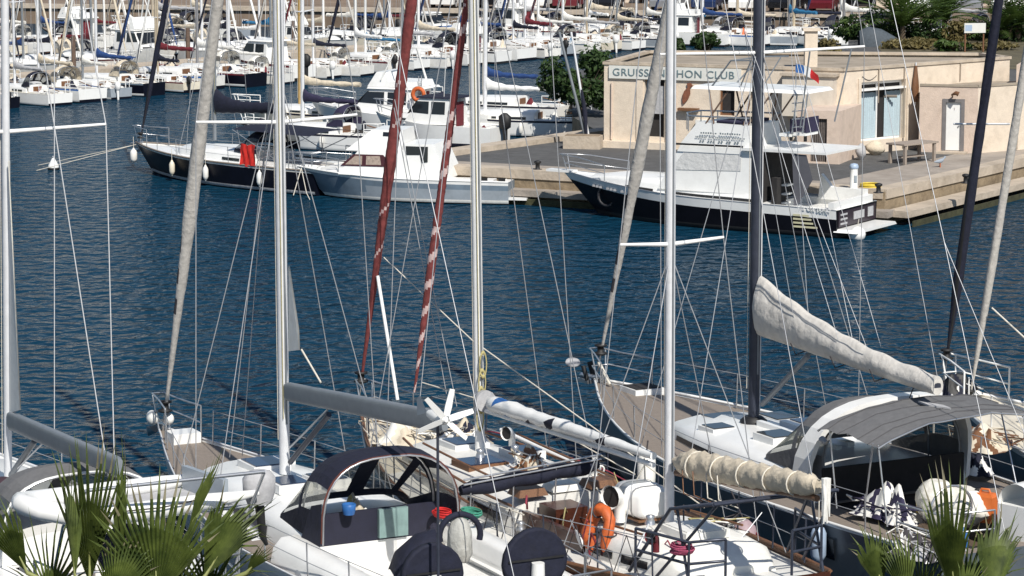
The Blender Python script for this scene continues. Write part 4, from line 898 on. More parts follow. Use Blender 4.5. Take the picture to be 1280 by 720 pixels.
# ---- ketch with brown hull
b=fgboat(600,560,1.9,'sailing_ketch','brown hulled ketch with two masts, red furled headsails and cluttered white decks');b3=b
b.hull(-9.5,5.15,4.1,1.62,1.28,1.65,[wood,brownhull,gelw,black],pw=1.9,tr=.62,over=1.3,deck=([gelw,cream,teak],lambda x,y:1 if x>1.2 else 0),cut=(-5.75,-3.75,.95),deckz=.1);b.rail(wood,.04);b.rail(gelw,.03,dz=-.2,name='rub_rail')
b.well(-5.75,-3.75,.95,.8,[wood,teakb])
b.coach([(2.2,.5,.05),(1.6,.8,.35),(0,1.1,.48),(-2.4,1.25,.55),(-3.7,1.25,.55)],[gelw],wins=[(1.2,.2,.2,.5),(-.4,-1.6,.2,.52),(-1.9,-3.2,.2,.52)])
b.coach([(-5.85,1.05,.45),(-7.2,1.1,.45),(-8.3,.95,.36),(-8.7,.8,.08)],[gelw],name='aft_cabin',wins=[(-6.1,-6.8,.2,.5),(-7.1,-7.8,.2,.5)])
for sg in(-1,1): b.line('cabin_trim',[(x,sg*(w+.02),b.zh(x)-.08+.5) for x,w in((-3.7,1.22),(-2.4,1.22),(0,1.07),(1.6,.76))],.025,wood,None,5)
b.hatch(.35,.95,-.3,.3,1.86);b.hatch(-1.2,-.6,.1,.8,1.83,wood);b.hatch(-.9,-.4,-.8,-.25,1.9);b.hatch(-7.9,-7.2,-.35,.35,2.02,gelw,gelw,.03)
m=M()
for y in(-.35,.05,.45): m.box(-3.5,-1.4,y-.008,y+.008,1.83,1.872)
b.part('deck_seam',m,[lightgrey])
mp=b.mast(0,1.8,19,.1,aluw,-.45,.85)
gz=b.cl(602,500);ge=b.cl(817,570)
b.furl(up(gz,ge,.04),ge,.14,[gel,bluep,navyc],.5,2,12,40,'rolled_mainsail',False,.03,pattern=(lambda f:lambda i,j:(1 if i<6 and i>2 and j<8 else f(i,j)*2))(blobs(4,.10)))
o=b.part('gooseneck_drum',M().tube([up(gz,ge,.0),up(gz,ge,.012),up(gz,ge,.03)],[.12,.2,.2],14),[ltgreyc])
b.line('boom',[up(gz,ge,.02)-Vector((0,0,.17)),ge-Vector((0,0,.15))],.045,aluw,None,8)
b.line('mainsheet',[ge-Vector((-.2,0,.1)),(-5.5,.3,1.75)],.012,rope);b.line('mainsheet',[ge-Vector((-.3,0,.1)),(-5.5,-.3,1.75)],.012,rope)
p=b.cl(601,455);
m=M();
for k in range(4): ring((-.13,.02*k,p.z-.1*k),.07,.013,14,5,'x',m=m)
m.v=[(x,y,(z-p.z)*3.2+p.z) for x,y,z in m.v];b.part('halyard_coil',m,[ropey])
sp=b.spreaders(mp,[12.5],[1.3],aluw,.1)
b.rig(mp,19,sp,(-.1,1.95,1.3),[(1.0,12),(-.9,12)],.0095)
p=b.cl(453,466);q=up(p,b.cl(515,0),1.9);b.furl(p,q,.11,[redc,pinkc],0,1,12,200,pattern=lambda i,j:1 if (25<i<50 or 70<i<84) and (j+i)%12==0 else 0,taper=.3)
p=b.cl(518,490);q=up(p,b.cl(580,28),1.5);b.furl(p,q,.082,[redc,pinkc],0,1,10,200,pattern=lambda i,j:1 if (j+i)%10<3 and (i<62 or 76<i<108 or 124<i<140) else 0,drum=False,taper=.2)
b.line('spinnaker_pole',[b.cl(472,345),b.cl(497,500)],.035,aluw,None,8)
b.line('jib_sheet',[b.cl(480,322),b.cl(590,425,-.5),(-5.2,-1.6,1.7)],.014,rope);b.line('jib_sheet',[b.cl(527,478),(-.6,-.6,2.6),(-3.2,-1.4,1.9)],.012,rope)
b.line('inner_stay',[b.cl(571,508,-.5),up(b.cl(571,508,-.5),b.cl(540,355,-.2),2.5)],.01,wirem);b.line('inner_stay',[b.cl(558,492,-.4),up(b.cl(558,492,-.4),b.cl(532,350,-.1),2.5)],.01,wirem)
# mizzen
mm=b.mast(-6.75,1.9,15,.085,alu,-.1,.9,2,name='mizzen_mast')
sp=b.spreaders(mm,[6.45],[.95],aluw,.05);b.rig(mm,14.5,sp,(-6.9,1.6,1.5),[(.9,6.3),(-.9,6.3)],.0095)
b.line('topping_lift',[(-10.9,0,3.4),mm(14.6)],.008,wirem)
g0=Vector((-6.95,0,2.92));g1=b.cl(1022,613);
b.line('mizzen_boom',[g0-Vector((0,0,.12)),g1-Vector((0,0,.12))],.05,wood,None,8)
N=44;rings=[];rr=random.Random(8)
for i in range(N+1):
    t=i/N;c=g0.lerp(g1,t);r=.20*(1.15-.35*t)*(.35+.65*min(1,t*9))*(1 if t<.97 else .7)
    ph=i*1.7
    rings.append([(c.x+.03*math.sin(a*3+ph),c.y+r*.85*math.cos(a)*(1+.10*math.sin(2*a+ph)),c.z+.06+r*1.05*math.sin(a)*(1+.12*math.sin(3*a+ph))) for a in[2*math.pi*j/14 for j in range(14)]])
sl_=b.part('lowered_mizzen_sail',M().loft(rings,True,True,True),[beigec])
for t in(.16,.34,.52,.7,.86):
    c=g0.lerp(g1,t);m=ring((c.x,c.y,c.z+.05),.2*(1.2-.35*t),.014,18,5,'x');m.build('sail_tie',[rope],sl_)
for t in(.12,.2,.3,.38): 
    c=g0.lerp(g1,t);b.line('loose_line',[(c.x,.18,c.z),(c.x-.15,.24,c.z-.35),(c.x-.5,.1,c.z-.42)],.012,wood if t<.25 else rope,None,4)
b.lifelines([-8.6,-7.3,-5.9,-4.5,-3,-1.4,.3,2,3.4],.68,.016,alun);b.pulpit();b.pushpit(.7,1.3,alun,.024)
m=M()
for sg in(-1,1):
    m.tube([(-8.0,sg*1.45,1.6),(-8.9,sg*1.25,2.75),(-9.9,sg*1.1,3.0)],.03,6);m.tube([(-9.4,sg*1.2,1.6),(-9.0,sg*1.2,2.8)],.026,6);m.tube([(-8.6,sg*1.35,1.6),(-9.9,sg*1.05,2.98)],.024,6)
m.tube([(-9.9,-1.1,3.),(-9.9,1.1,3.)],.03,6);m.tube([(-9.0,-1.2,2.78),(-9.0,1.2,2.78)],.026,6);b.part('stern_gallows',m,[alun])
# navy folded hood across the cabin
m=M();q0=(-3.75,2.25,2.1);q1=(-3.75,-.35,2.28);m.tube([Vector(q0).lerp(Vector(q1),k/10)+Vector((0,0,.02*math.sin(k*2))) for k in range(11)],[.08]+[.13]*9+[.08],10);hd=b.part('folded_hood',m,[navyc])
for dz in(.12,.2): M().tube([(q0[0]-.12,q0[1],q0[2]+dz),(q1[0]-.12,q1[1],q1[2]+dz)],.018,6).build('rail',[steel],hd)
for y in(2.1,1.3,.5,-.25): M().tube([(-3.75,y,1.2),(-3.85,y,2.35)],.016,5).build('hood_post',[steel],hd)
# bow clutter: sail bags and sacks on the foredeck
def heap(b,px,py,z,n,sx,sy,mats,label,seed,cat='gear',name='gear_heap',s=1.):
    rr=random.Random(seed);m=M()
    for k in range(max(2,n//6)):
        crumple(m,sx*rr.uniform(.55,.9),sy*rr.uniform(.6,1.0),s*rr.uniform(.28,.42),seed*7+k,len(mats),(rr.uniform(-.4,.4)*sx,rr.uniform(-.35,.35)*sy),18,rr.uniform(0,3))
    for k in range(n):
        if k%2==0: m.tube([(rr.uniform(-sx,sx),rr.uniform(-sy,sy),.2),(rr.uniform(-sx,sx),rr.uniform(-sy,sy),.26),(rr.uniform(-sx,sx),rr.uniform(-sy,sy),.15)],.015,5,k%len(mats))
    q=b.dk(px,py,z);return rest(name,m,mats,b,(q.x,q.y,z),0,label,cat)
heap(b,505,548,1.5,22,1.0,.5,[beigec,cream,whitev],'crumpled cream sail bags heaped on the foredeck of the ketch',11)
heap(b,570,550,1.62,14,.7,.4,[whitev,beigec,navyc],'white and navy bundles before the main mast of the ketch',12)
heap(b,662,585,1.9,12,.5,.3,[whitev,wood,beigec],'rolled awning and wooden battens on the cabin top of the ketch',13)
heap(b,680,632,1.15,14,.45,.4,[wood,brownhull,whitev],'brown wooden gear piled in the cockpit of the ketch',14)
heap(b,715,612,1.35,12,.35,.4,[whitev,ltgreyc,wood],'white boxes and cushions beside the ketch cockpit',15)
heap(b,900,668,1.7,12,.4,.5,[ropey,dkrope,whitev],'yellow and black lines heaped on the stern of the ketch',16,'rope','rope_heap',.6)
heap(b,880,690,1.68,10,.4,.4,[whitev,steel,gelw],'white slatted bits and rails on the aft deck of the ketch',17,s=.7)
# more fittings of the ketch
for x,y in((-3.9,1.2),(-3.9,-1.2),(-4.7,1.25),(-4.7,-1.25),(-.7,.35),(-.7,-.35),(-7.0,.5)):
    z=b.zh(x)+(.05 if abs(y)>1 else .55);M().lathe([(.09,0),(.075,.05),(.06,.09),(.075,.14),(.03,.16)],12,0,(x,y,z)).build('winch',[steel],b.root)
for sg in(-1,1):
    b.line('grab_rail',[(x,sg*.95,b.zh(x)+.62) for x in(-3.3,-2.5,-1.6,-.6,.4)],.022,wood,None,5)
    b.part('cockpit_coaming',M().box(-5.8,-3.7,sg*1.02-.05,sg*1.02+.05,1.2,1.62),[brownhull])
    b.line('grab_rail',[(x,sg*.85,b.zh(x)+.48) for x in(-6.0,-6.8,-7.6)],.022,wood,None,5)
    b.line('jib_sheet',[(4,sg*.6,1.7),(1.5,sg*1.3,1.75),(-2,sg*1.55,1.7),(-4.2,sg*1.3,1.68)],.013,rope if sg>0 else roper)
rr=random.Random(99)
for k in range(16):
    x=rr.uniform(-9,-3.6);y=rr.uniform(-1.3,1.5);L_=rr.uniform(.5,1.4);a=rr.uniform(0,6.28);z=b.zh(x)+rr.uniform(.1,.5)
    b.line('loose_line',[(x,y,z),(x+L_*.5*math.cos(a),y+L_*.3*math.sin(a),z+rr.uniform(-.1,.35)),(x+L_*math.cos(a),max(-1.4,min(1.6,y+L_*.6*math.sin(a))),z+rr.uniform(-.25,.5))],rr.choice([.010,.014,.018]),rr.choice([rope,dkrope,wood,roper,ropey,alu]))
for k in range(9):
    x=-8.3+.62*k;b.line('rail_netting',[(x,b.hb(x)-.07,b.zh(x)),(x+.3,b.hb(x+.3)-.06,b.zh(x)+.62),(x+.6,b.hb(x+.6)-.07,b.zh(x))],.010,dkrope)
b.line('boat_hook',[(-2.9,1.45,1.5),(.6,1.35,1.72)],.025,wood,None,6);b.line('deck_pole',[(-3.2,-1.4,1.6),(1.5,-1.2,1.85)],.04,aluw,None,8)
b.part('deck_locker',M().box(-5.0,-4.2,-.95,-.3,1.2,1.62),[wood]);b.part('chart_box',M().box(-4.4,-3.8,.2,.8,1.3,1.75),[brownhull])
for x,y,mt_ in((-3.55,.9,wood),(-3.45,.2,whitev),(-3.5,-.5,wood)): b.part('cushion',M().box(x-.25,x+.2,y-.28,y+.28,1.86,1.98,0,.05,.05),[mt_])
b.part('steering_binnacle',M().lathe([(.14,0),(.1,.2),(.1,.75),(.16,.85),(.15,.95),(.05,1.0)],12,0,(-5.4,0,.82)),[wood]);b.wheel(-5.55,0,1.75,.36,wood)
# liferaft canister
q=b.dk(803,645,1.95);t=empty('liferaft_canister',b.w(*q),b.fr.rz,'large white liferaft canister strapped on the aft deck before the mizzen mast','liferaft')
m=M();n=16
def sq(a,e=.5): return math.copysign(abs(math.cos(a))**e,math.cos(a)),math.copysign(abs(math.sin(a))**e,math.sin(a))
m.loft([[(x,.33*k*sq(a)[0],.28+.26*k*sq(a)[1]) for a in[2*math.pi*(j+.5)/n for j in range(n)]] for x,k in((-.42,.75),(-.37,.97),(-.02,1),(-.015,1.04),(.015,1.04),(.02,1),(.37,.97),(.42,.75))],True,True,True);m.build('canister',[gel],t)
for x in(-.22,.22):
    m=M();m.loft([[(x+dx,.342*sq(a)[0],.28+.272*sq(a)[1]) for a in[2*math.pi*(j+.5)/n for j in range(n)]] for dx in(-.025,.025)],True);m.build('strap',[ltgreyc],t)
M().box(-.4,.4,-.3,.3,0,.03).build('cradle',[wood],t)
def horseshoe(b,px,py,z,mt,label,rz=0):
    q=b.dk(px,py,z);t=empty('life_ring',b.w(*q),b.fr.rz+rz,label,'life ring')
    pts=[(-.17,-.05),(-.21,.1),(-.23,.3),(-.2,.48),(-.1,.60),(.04,.63),(.17,.55),(.24,.40),(.25,.2),(.22,.0),(.16,-.08)]
    M().tube([(x,.05*math.sin(9*z),z+.05) for x,z in pts],[.09]+[.115,.12,.11,.12,.115,.12,.11,.12,.115]+[.08],10,0,True,.85).build('foam_body',[mt],t)
    for x,z in((-.23,.3),(.04,.66),(.25,.25)): ring((x,0,z),.125,.016,14,5,'x' if z>.5 else 'z').build('strap_band',[dkrope],t)
    M().tube([(-.12,.14,.1),(.02,.16,.3),(.12,.14,.05),(.05,.16,-.1)],.02,5).build('grab_line',[marc],t);return t
horseshoe(b,750,688,1.5,oranger,'orange horseshoe life buoy hung on the port rail of the brown ketch',.15)
def cowl(b,px,py,z,label,k=1.,mt=None):
    q=b.dk(px,py,z);t=empty('cowl_vent',b.w(*q),b.fr.rz+1.9,label,'vent','white cowl vents on the ketch')
    m=M();m.tube([(0,0,0),(0,0,.22*k),(.03*k,0,.34*k),(.13*k,0,.42*k),(.24*k,0,.42*k)],[.09*k,.09*k,.11*k,.15*k,.19*k],14,0,False);m.build('cowl',[mt or gel],t)
    m=M();m.tube([(.2*k,0,.42*k),(.21*k,0,.42*k)],[.16*k,.16*k],14);m.build('throat',[dark],t)
cowl(b,775,652,1.9,'big white cowl vent left of the liferaft canister',1.05);cowl(b,820,690,1.95,'small dark cowl vent on the aft cabin behind the orange life buoy',.6,marc)
cowl(b,640,560,1.8,'white cowl vent beside the main mast of the ketch',.7)
coil('rope_coil',b,852,692,2.1,.2,mat('magenta_rope',(.33,.06,.12),.9,0,.3,40),'dark pink rope coil hanging at the aft cabin of the ketch',.8,6)
q=b.dk(808,617,1.45);t=empty('fender',b.w(*q),0,'tall white cylinder fender standing at the starboard rail left of the mizzen mast','fender')
M().lathe([(.06,0),(.15,.06),(.16,.3),(.16,.6),(.13,.72),(.05,.78)],14).build('body',[whitev],t);M().tube([(0,0,.76),(.02,0,.95)],.015,5).build('lanyard',[dkrope],t)
q=b.dk(743,603,1.55);t=empty('deck_jug',b.w(*q),.4,'white plastic jug standing on the cabin side of the ketch near the folded navy hood','jug')
M().lathe([(.1,0),(.12,.05),(.12,.28),(.07,.36),(.04,.42),(.045,.45)],12).build('body',[whitev],t);ring((.12,0,.22),.07,.018,12,5,'y').build('handle',[whitev],t)
q0=b.dk(713,650,1.9);q1=b.dk(728,682,1.75);m=M();d=Vector(q1)-Vector(q0)
m.tube([(0,0,0),tuple(d*.45),tuple(d*.55),tuple(d*.95),tuple(d)],[.02,.022,.07,.085,.03],8,0,True,.3);rest('paddle',m,[gel],b,q0,0,'white paddle leaning on the port rail left of the orange life buoy','paddle')
bw=b.dk(930,668,1.15)
t=empty('fender',b.w(bw.x,bw.y,.9),.4,'large dusty pink fender hanging between the ketch and the grey yacht','fender')
M().lathe([(.05,-.5),(.17,-.44),(.25,-.2),(.26,.15),(.19,.4),(.08,.5)],14).build('body',[mat('dusty_pink_vinyl',(.34,.25,.27),.6,0,.15,6)],t);M().tube([(.15,-.17,.3),(.24,-.12,0),(.2,-.15,-.4)],[.03,.06,.03],6).build('red_lashing',[marc],t);M().tube([(0,0,.48),(-.2,.1,1.0)],.015,5).build('lanyard',[dkrope],t)
# ---- grey yacht
b=fgboat(942,515,2.0,'sailing_yacht','charcoal grey yacht with teak foredeck, dark mast, beige boom cover and grey bimini');b4=b
b.hull(-9.0,6.2,4.9,1.4,1.36,1.62,[gel,charcoal,black,black],pw=2.0,tr=.86,over=.5,stripe=.055,deck=([teak,gelw],lambda x,y:0),cut=(-8.6,-4.7,1.45));b.rail(gel,.03)
b.well(-8.6,-4.7,1.45,.75,[mat('shaded_upholstery',(.02,.02,.024),.8,0,.2,6),mat('shaded_teak',(.10,.07,.05),.8,0,.2,12)])  # bimini shade painted into the near-black benches and dark floor
b.part('companionway',M().box(-4.68,-4.62,-1.5,1.5,.8,1.95),[dark])  # dark panel added over the coach end to stand for bimini shade
b.coach([(2.0,.55,.04),(1.4,1.1,.30),(0,1.32,.40),(-2,1.5,.46),(-4.6,1.62,.50)],gel,wins=[(.9,-.9,.18,.45),(-1.4,-3.4,.18,.48)])
b.hatch(.75,1.35,-.35,.35,1.68,gel,glass);b.hatch(-.2,.25,.55,1.0,1.74,gel,glass);b.hatch(.1,.75,-1.1,-.6,1.72,gel,glass);b.hatch(-1.9,-1.3,.2,.75,1.86,gel,glass);b.hatch(-1.6,-.5,-1.2,-.5,1.84,gel,blueglass)
b.part('rope_duct',M().box(-2.9,-.6,-.35,-.2,1.8,1.93).box(-3.0,-.3,.0,.12,1.8,1.9),[gel])
b.part('mast_collar',M().lathe([(.26,0),(.26,.05),(.17,.12)],12,0,(0,0,1.80)),[black])
q=b.dk(803,487,1.58);b.hatch(q.x-.28,q.x+.28,q.y-.3,q.y+.3,1.58,gel,dark,.06)
mp=b.mast(0,1.85,21,.125,alun,0,.8,2);b.part('mast_glint',M().tube([(-.02,-.115,2),(-.02,-.105,20)],.022,4),[alu])  # pale tube along the dark mast stands for its sun highlight
sp=b.spreaders(mp,[P_y(947,66,b.w(0,0,0).y).z],[2.25],aluw,.2)
b.rig(mp,20,sp,(-.3,2.2,1.42),[(.9,9.1),(-.9,9.1)],.0095)
b.line('backstay',[(-8.7,.6,1.5),(-6,0,6),mp(20)],.009,wirem);b.line('backstay',[(-8.7,-.6,1.5),(-6,0,6)],.009,wirem)
a0=Vector((-.2,0,b.cl(945,410).z));a1=b.cl(1172,485)
b.boom(a0,a1,.11,alun,.09)
N=34;rings=[]
for i in range(N+1):
    t=i/N;c=a0.lerp(a1,t);hgt=(.76*(1-t)**2.2+.40-.05*t);w=.24*(1-.35*t);ph=math.sin(i*1.1)*.02
    k=1 if 0<i<N else .8
    sec=[]
    for j in range(16):
        a=2*math.pi*j/16;y=w*k*math.cos(a)*(1-.35*max(0,math.sin(a)));z=(hgt*.5)*(1+math.sin(a))-.13
        wr=1+.05*math.sin(a*4+i*.5)+.05*math.sin(i*.8+a*2)+.05*math.sin(i*1.9-a*3)
        sec.append((c.x+.0*a,c.y+y*wr,c.z+z+ph*max(0,math.sin(a))))
    rings.append(sec)
cv=b.part('boom_cover',M().loft(rings,True,True,True),[mat('beige_sail_cover',(.57,.545,.505),.9,0,.12,5,bump=1.,bscale=4.,stain=.2)])
for t in(.25,.48,.7): 
    c=a0.lerp(a1,t);M().tube([(c.x,.24,c.z+.02),(c.x-.05,.16,c.z-.2),(c.x,-.1,c.z-.16)],.012,5).build('cover_lacing',[dkrope],cv)
for px0,py0 in((1001,270),(1015,330)): pass
for t,x_ in((.25,.4),(.5,.6),(.66,.8)): 
    for sg in(-1,1): b.line('lazy_jack',[a0.lerp(a1,t)+Vector((0,sg*.15,.35)),(-.3,sg*.5,9.3)],.007,wirem)
b.line('topping_lift',[a1+Vector((0,0,.15)),mp(20)],.007,wirem)
b.line('boom_vang',[(-.3,0,2.2),(-1.85,0,a0.z-.25)],.055,alug,None,8)
b.line('mainsheet',[a1-Vector((-.7,0,.1)),(-4.6,0,2.3)],.014,dkrope)
p=b.cl(753,432);q=up(p,b.cl(838,0),1.9);b.furl(p,q,.125,[sailc,dkrope],.12,1,pattern=lambda i,j:1 if 3<i<11 and i%2==0 and j<5 else 0,taper=.28)
b.line('forestay_turnbuckle',[b.cl(748,452),b.cl(763,481)],.04,rope,None,6)
m=M();m.tube([(5.9,0,1.68),(6.75,.05,1.62)],.05,6);m.box(6.3,6.7,-.16,.16,1.5,1.58);b.part('bow_roller',m,[steel])
m=M();m.lathe([(.02,0),(.16,.02),(.18,.05),(.16,.08),(.02,.1)],14);m.v=[(x*.5+6.75,y+.25,z+1.85+.4*x) for x,y,z in m.v];b.part('bow_light',m,[ltgreyc])
m=M();m.tube([(6.35,-.05,1.6),(6.45,0,1.95)],.07,8);m.tube([(6.2,.2,1.6),(6.3,.25,1.9)],.05,8);b.part('anchor',m,[black])
b.lifelines([-7,-5.6,-4,-2.3,-.6,1.2,2.9,4.4],.66,.015);b.pulpit();b.pushpit()
b.dodger(-2.6,-3.7,-4.6,1.5,1.72,3.0,greyc,clear2,alug)
# targa arch
def archpts(x,w,z0,z1,n=16): return [(x+.9*(1-math.sin(math.pi*j/n)**.8)*-1.0*0,w*math.copysign(abs(math.cos(math.pi*j/n))**.7,math.cos(math.pi*j/n)),z0+(z1-z0)*math.sin(math.pi*j/n)**.6) for j in range(n+1)]
ri=[]
ap=archpts(-4.75,1.72,1.45,3.1)
n=len(ap)
for i,p in enumerate(ap):
    k=1-math.sin(math.pi*i/(n-1));hw=.15+.10*k;sh=.5*k;th=.05
    c=Vector(p);o_=Vector((0,c.y/2.0,.6)).normalized()*th
    ri.append([(c.x+sh-hw,c.y-o_.y,c.z-o_.z),(c.x+sh+hw,c.y-o_.y,c.z-o_.z),(c.x+sh+hw,c.y+o_.y,c.z+o_.z),(c.x+sh-hw,c.y+o_.y,c.z+o_.z)])
b.part('targa_arch',M().loft(ri,True,True,True,sm=False),[gel])
b.part('arch_light',M().tube([(-4.75,1.62,2.5),(-4.95,1.72,2.55),(-5.05,1.7,2.5)],[.04,.06,.04],10),[ltgreyc])
# bimini
rows=[]
for i in range(7):
    x=-4.95-1.8*i/6;rows.append([(x-.25*c,1.98*c,2.84+.30*(1-abs(c)**2.6)+.03*math.sin(i*2.4)+.012*math.sin(c*9+i*1.7)+.010*math.sin(c*17-i)-(.05 if i in(0,6) else 0)) for c in[-1+2*j/14 for j in range(15)]])
bm=b.part('bimini_top',M().loft(rows,False),[greyc])
for i in(0,3,6):
    f=M();f.tube([(x,y,z-.02) for x,y,z in rows[i]],.018,6)
    f.build('bow_tube',[steel],bm)
for sg in(-1,1):
    for xa,xb_ in((-5.7,-5.3),(-6.5,-6.6),(-7.2,-6.75)): M().tube([(xa,sg*1.9,1.5),(xb_-.2*sg,sg*1.94,2.84)],.016,6).build('strut',[steel],bm)
q=b.cl(1150,530,.9);b.part('skylight_patch',M().poly([(-6.3,.0),(-5.9,.18),(-5.5,.12),(-6.0,-.05)],3.15,3.18),[ltgreyc])
b.part('antenna_dome',M().lathe([(.14,0),(.15,.1),(.11,.2),(.03,.25)],12,0,(-3.6,-1.6,2.75)),[gel]);b.line('antenna_mast',[(-3.6,-1.6,1.4),(-3.6,-1.6,2.75)],.025,gel)
b.wheel(-7.6,.9,1.75,.42,steel);b.wheel(-7.6,-.9,1.75,.42,steel)
q=b.dk(1000,668,.75);
m=M();y=b.hb(-5.5)
for xx in(-5.9,): m.add([(xx-.35,b.hb(xx)*.965+.03,.75),(xx+.35,b.hb(xx)*.965+.03,.75),(xx+.35,b.hb(xx)*.985+.03,1.12),(xx-.35,b.hb(xx)*.985+.03,1.12)],[(0,1,2,3)])
b.part('hull_window',m,[glass])
for k in(1,2,4,5):
    m=M();m.tube([(x,y,z+.004) for x,y,z in rows[k]],.012,4);m.build('seam',[mat('seam_grey',(.07,.07,.075),.9)],bm)
# goods aboard the grey yacht
fq=b.dk(1023,680,.75)
fq=b.cl(1023,680,b.hb(-6)+.15)
fender(b,(fq.x,fq.y,fq.z),.62,.135,skyblue,'pale blue fender hanging on the port side of the charcoal yacht','fenders of the charcoal yacht',.45)
heap(b,1112,645,1.45,24,.8,.4,[whitev,whitev,purc,whitev],'white and violet bags heaped along the port side of the charcoal yacht',31,s=1.7)
heap(b,1150,690,1.4,20,.9,.35,[whitev,dkrope,ltgreyc],'tangled grey ropes and nets on the stern quarter of the charcoal yacht',32)
def bigbag(b,px,py,z,r,mt,label,seed,rz=0):
    q=b.dk(px,py,z);rr=random.Random(seed);m=M();n=14;ri=[]
    for i in range(10):
        t=i/9;k=math.sin(math.pi*min(.97,max(.05,t*.9+.05)))**.4
        ri.append([(r[0]*k*math.cos(a)*(1+.13*math.sin(3*a+i*1.1)),r[1]*k*math.sin(a)*(1+.14*math.sin(4*a+1.3*i)),r[2]*(t+.06*math.sin(2*a+i)*(1-t)*t*4)) for a in[2*math.pi*j/n for j in range(n)]])
    m.loft(ri,True,True,True);return rest('sail_bag',m,[mt],b,(q.x,q.y,z),rz,label,'bag')
bigbag(b,1203,655,1.35,(.55,.42,.62),offwhitec,'large white cloth bag on the stern beside the orange jerrycan',41)
bigbag(b,1170,655,1.35,(.35,.3,.75),offwhitec,'tall white cloth bag with open dark mouth behind the palm fronds',42,.4)
def jerry(b,px,py,z,mt,label):
    q=b.dk(px,py,z);t=empty('jerrycan',b.w(*q),b.fr.rz+.5,label,'jerrycan')
    m=M();m.loft([[(sx*.19*k,sy*.11*k,zz) for sx,sy in((-1,-1),(1,-1),(1,1),(-1,1))] for zz,k in((0,.92),(.03,1),(.44,1),(.5,.8))],True,True,True,sm=False);m.build('body',[mt],t)
    M().tube([(-.1,0,.5),(-.08,0,.56),(.06,0,.56),(.08,0,.5)],.02,6).build('handle',[mt],t);M().cyl((.13,0,.48),(.15,0,.55),.035,8).build('cap',[black],t)
jerry(b,1230,652,1.45,orange,'orange jerrycan standing on the stern of the charcoal yacht right of the white bag')
q=b.dk(1203,690,1.2);t=empty('water_bottle',b.w(*q),0,'blue plastic bottle among the tangled gear at the lower right','bottle');M().lathe([(.09,0),(.1,.04),(.1,.3),(.05,.38),(.04,.43)],12).build('body',[bluep],t);M().cyl((0,0,.43),(0,0,.47),.045,8).build('cap',[gel],t)
q=b.dk(1154,642,1.5);t=empty('yellow_pot',b.w(*q),0,'small yellow pot among the white bags of the charcoal yacht','pot');M().lathe([(.08,0),(.12,.02),(.13,.3),(.11,.31),(.1,.03)],12).build('body',[yellow],t);ring((0,0,.3),.125,.012,14,5).build('rim',[yellow],t)
# white ribbed locker at the right edge
q=b.dk(1287,684,1.2);t=empty('ribbed_locker',b.w(*q),b.fr.rz-1.3,'white ribbed plastic locker at the right edge above the stern rail','locker')
m=M();m.box(-.32,.32,-.3,.3,0,.6);m.loft([[(x,.3*math.cos(a),.6+.3*max(0,math.sin(a))) for a in[math.pi*j/10 for j in range(11)]] for x in(-.32,.32)],False);m.build('body',[gel],t)
for k in range(5): M().box(-.34,.34,-.33,-.301,.06+.11*k,.12+.11*k).build('rib',[gel],t)
t.scale=(1.25,1.25,1.25)
b.line('mooring_line',[(-8.8,2.0,1.5),(-10.5,2.6,1.25)],.025,rope)
# mop of cloth strips on mizzen boom end
q=b3.cl(1027,600);m=M();rr=random.Random(2)
for k in range(9):
    y=rr.uniform(-.03,.03);m.tube([(rr.uniform(-.03,.03),y,.1),(rr.uniform(-.05,.03),y*1.5,-.2),(rr.uniform(-.04,.04),y*2,-.4-rr.uniform(0,.2))],[.035,.03,.012],6)
rest('cloth_bundle',m,[whitev],b3,(q.x-.12,.0,q.z-.05),0,'bundle of white cloth strips tied to the end of the cream mizzen boom','cloth')
# ---- yacht at the right edge
w=P_z(1183,484,1.75);a=Vector(HD).normalized()
b=Boat((w.x-a.x*6.3,w.y-a.y*6.3),HD,'sailing_yacht','blue grey yacht with cream deck and dark navy furled headsail','sailing boat','yachts moored stern-to in the foreground');b5=b
b.hull(-8.5,6.35,4.3,1.4,1.36,1.75,[gel,bluegrey,black,black],pw=1.9,deck=([cream],),over=.8);b.rail(gel,.035)
b.coach([(3.0,.5,.05),(2.2,.95,.35),(0,1.25,.5),(-4,1.4,.52)],cream,wins=[(1.5,-.5,.2,.5),(-.9,-3.4,.2,.52)])
b.hatch(2.9,3.4,-.3,.3,1.62,gel,glass)
mp=b.mast(0,1.8,19,.11,alu,0)
b.rig(mp,18.5,[],(-.2,2.0,1.4),[(.8,9),(-.8,9)],.0095)
p=b.cl(1185,437);q=up(p,b.cl(1249,0),1.9);b.furl(p,q,.105,[navyc,black],.1,1,taper=.1)
p=b.cl(1214,488,-.1);q=up(p,b.cl(1277,110,-.1),2.2);b.furl(p,q,.09,[sailc],.1,1,taper=.15,name='furled_staysail')
b.line('sheet',[b.cl(1240,385,-.1),b.cl(1300,440,-.4)],.02,rope)
for pp in(((1286,155),(1192,155)),): 
    p=b.cl(*pp[1]);b.line('jib_spreader',[p,b.cl(1262,155,-1.3)],.02,alu)
b.pulpit(.68,1.4,gel,.022);b.lifelines([4.6,3.2,1.6,0,-1.6],.66,.016,gel)
heap(b,1240,556,1.5,20,.9,.6,[cream,wood,beigec],'cream and brown gear strewn on the foredeck of the yacht at the right edge',51)
heap(b,1196,492,1.7,12,.5,.3,[black,navyc,whitev],'dark bundled lines at the bow of the yacht at the right edge',52,'rope','rope_heap')
heap(b,1215,590,1.42,8,.4,.25,[navyc,whitev],'navy cushions at the port rail of the yacht at the right edge',53)
# ---------------------------------------------------------------- boats along the quay
def from_corners(bow,corner,half):
    h=Vector((bow.x-corner.x,bow.y-corner.y)).normalized();p=Vector((-h.y,h.x));c=Vector((corner.x,corner.y))-p*half
    h=(Vector((bow.x,bow.y))-c);return c,h.normalized(),h.length
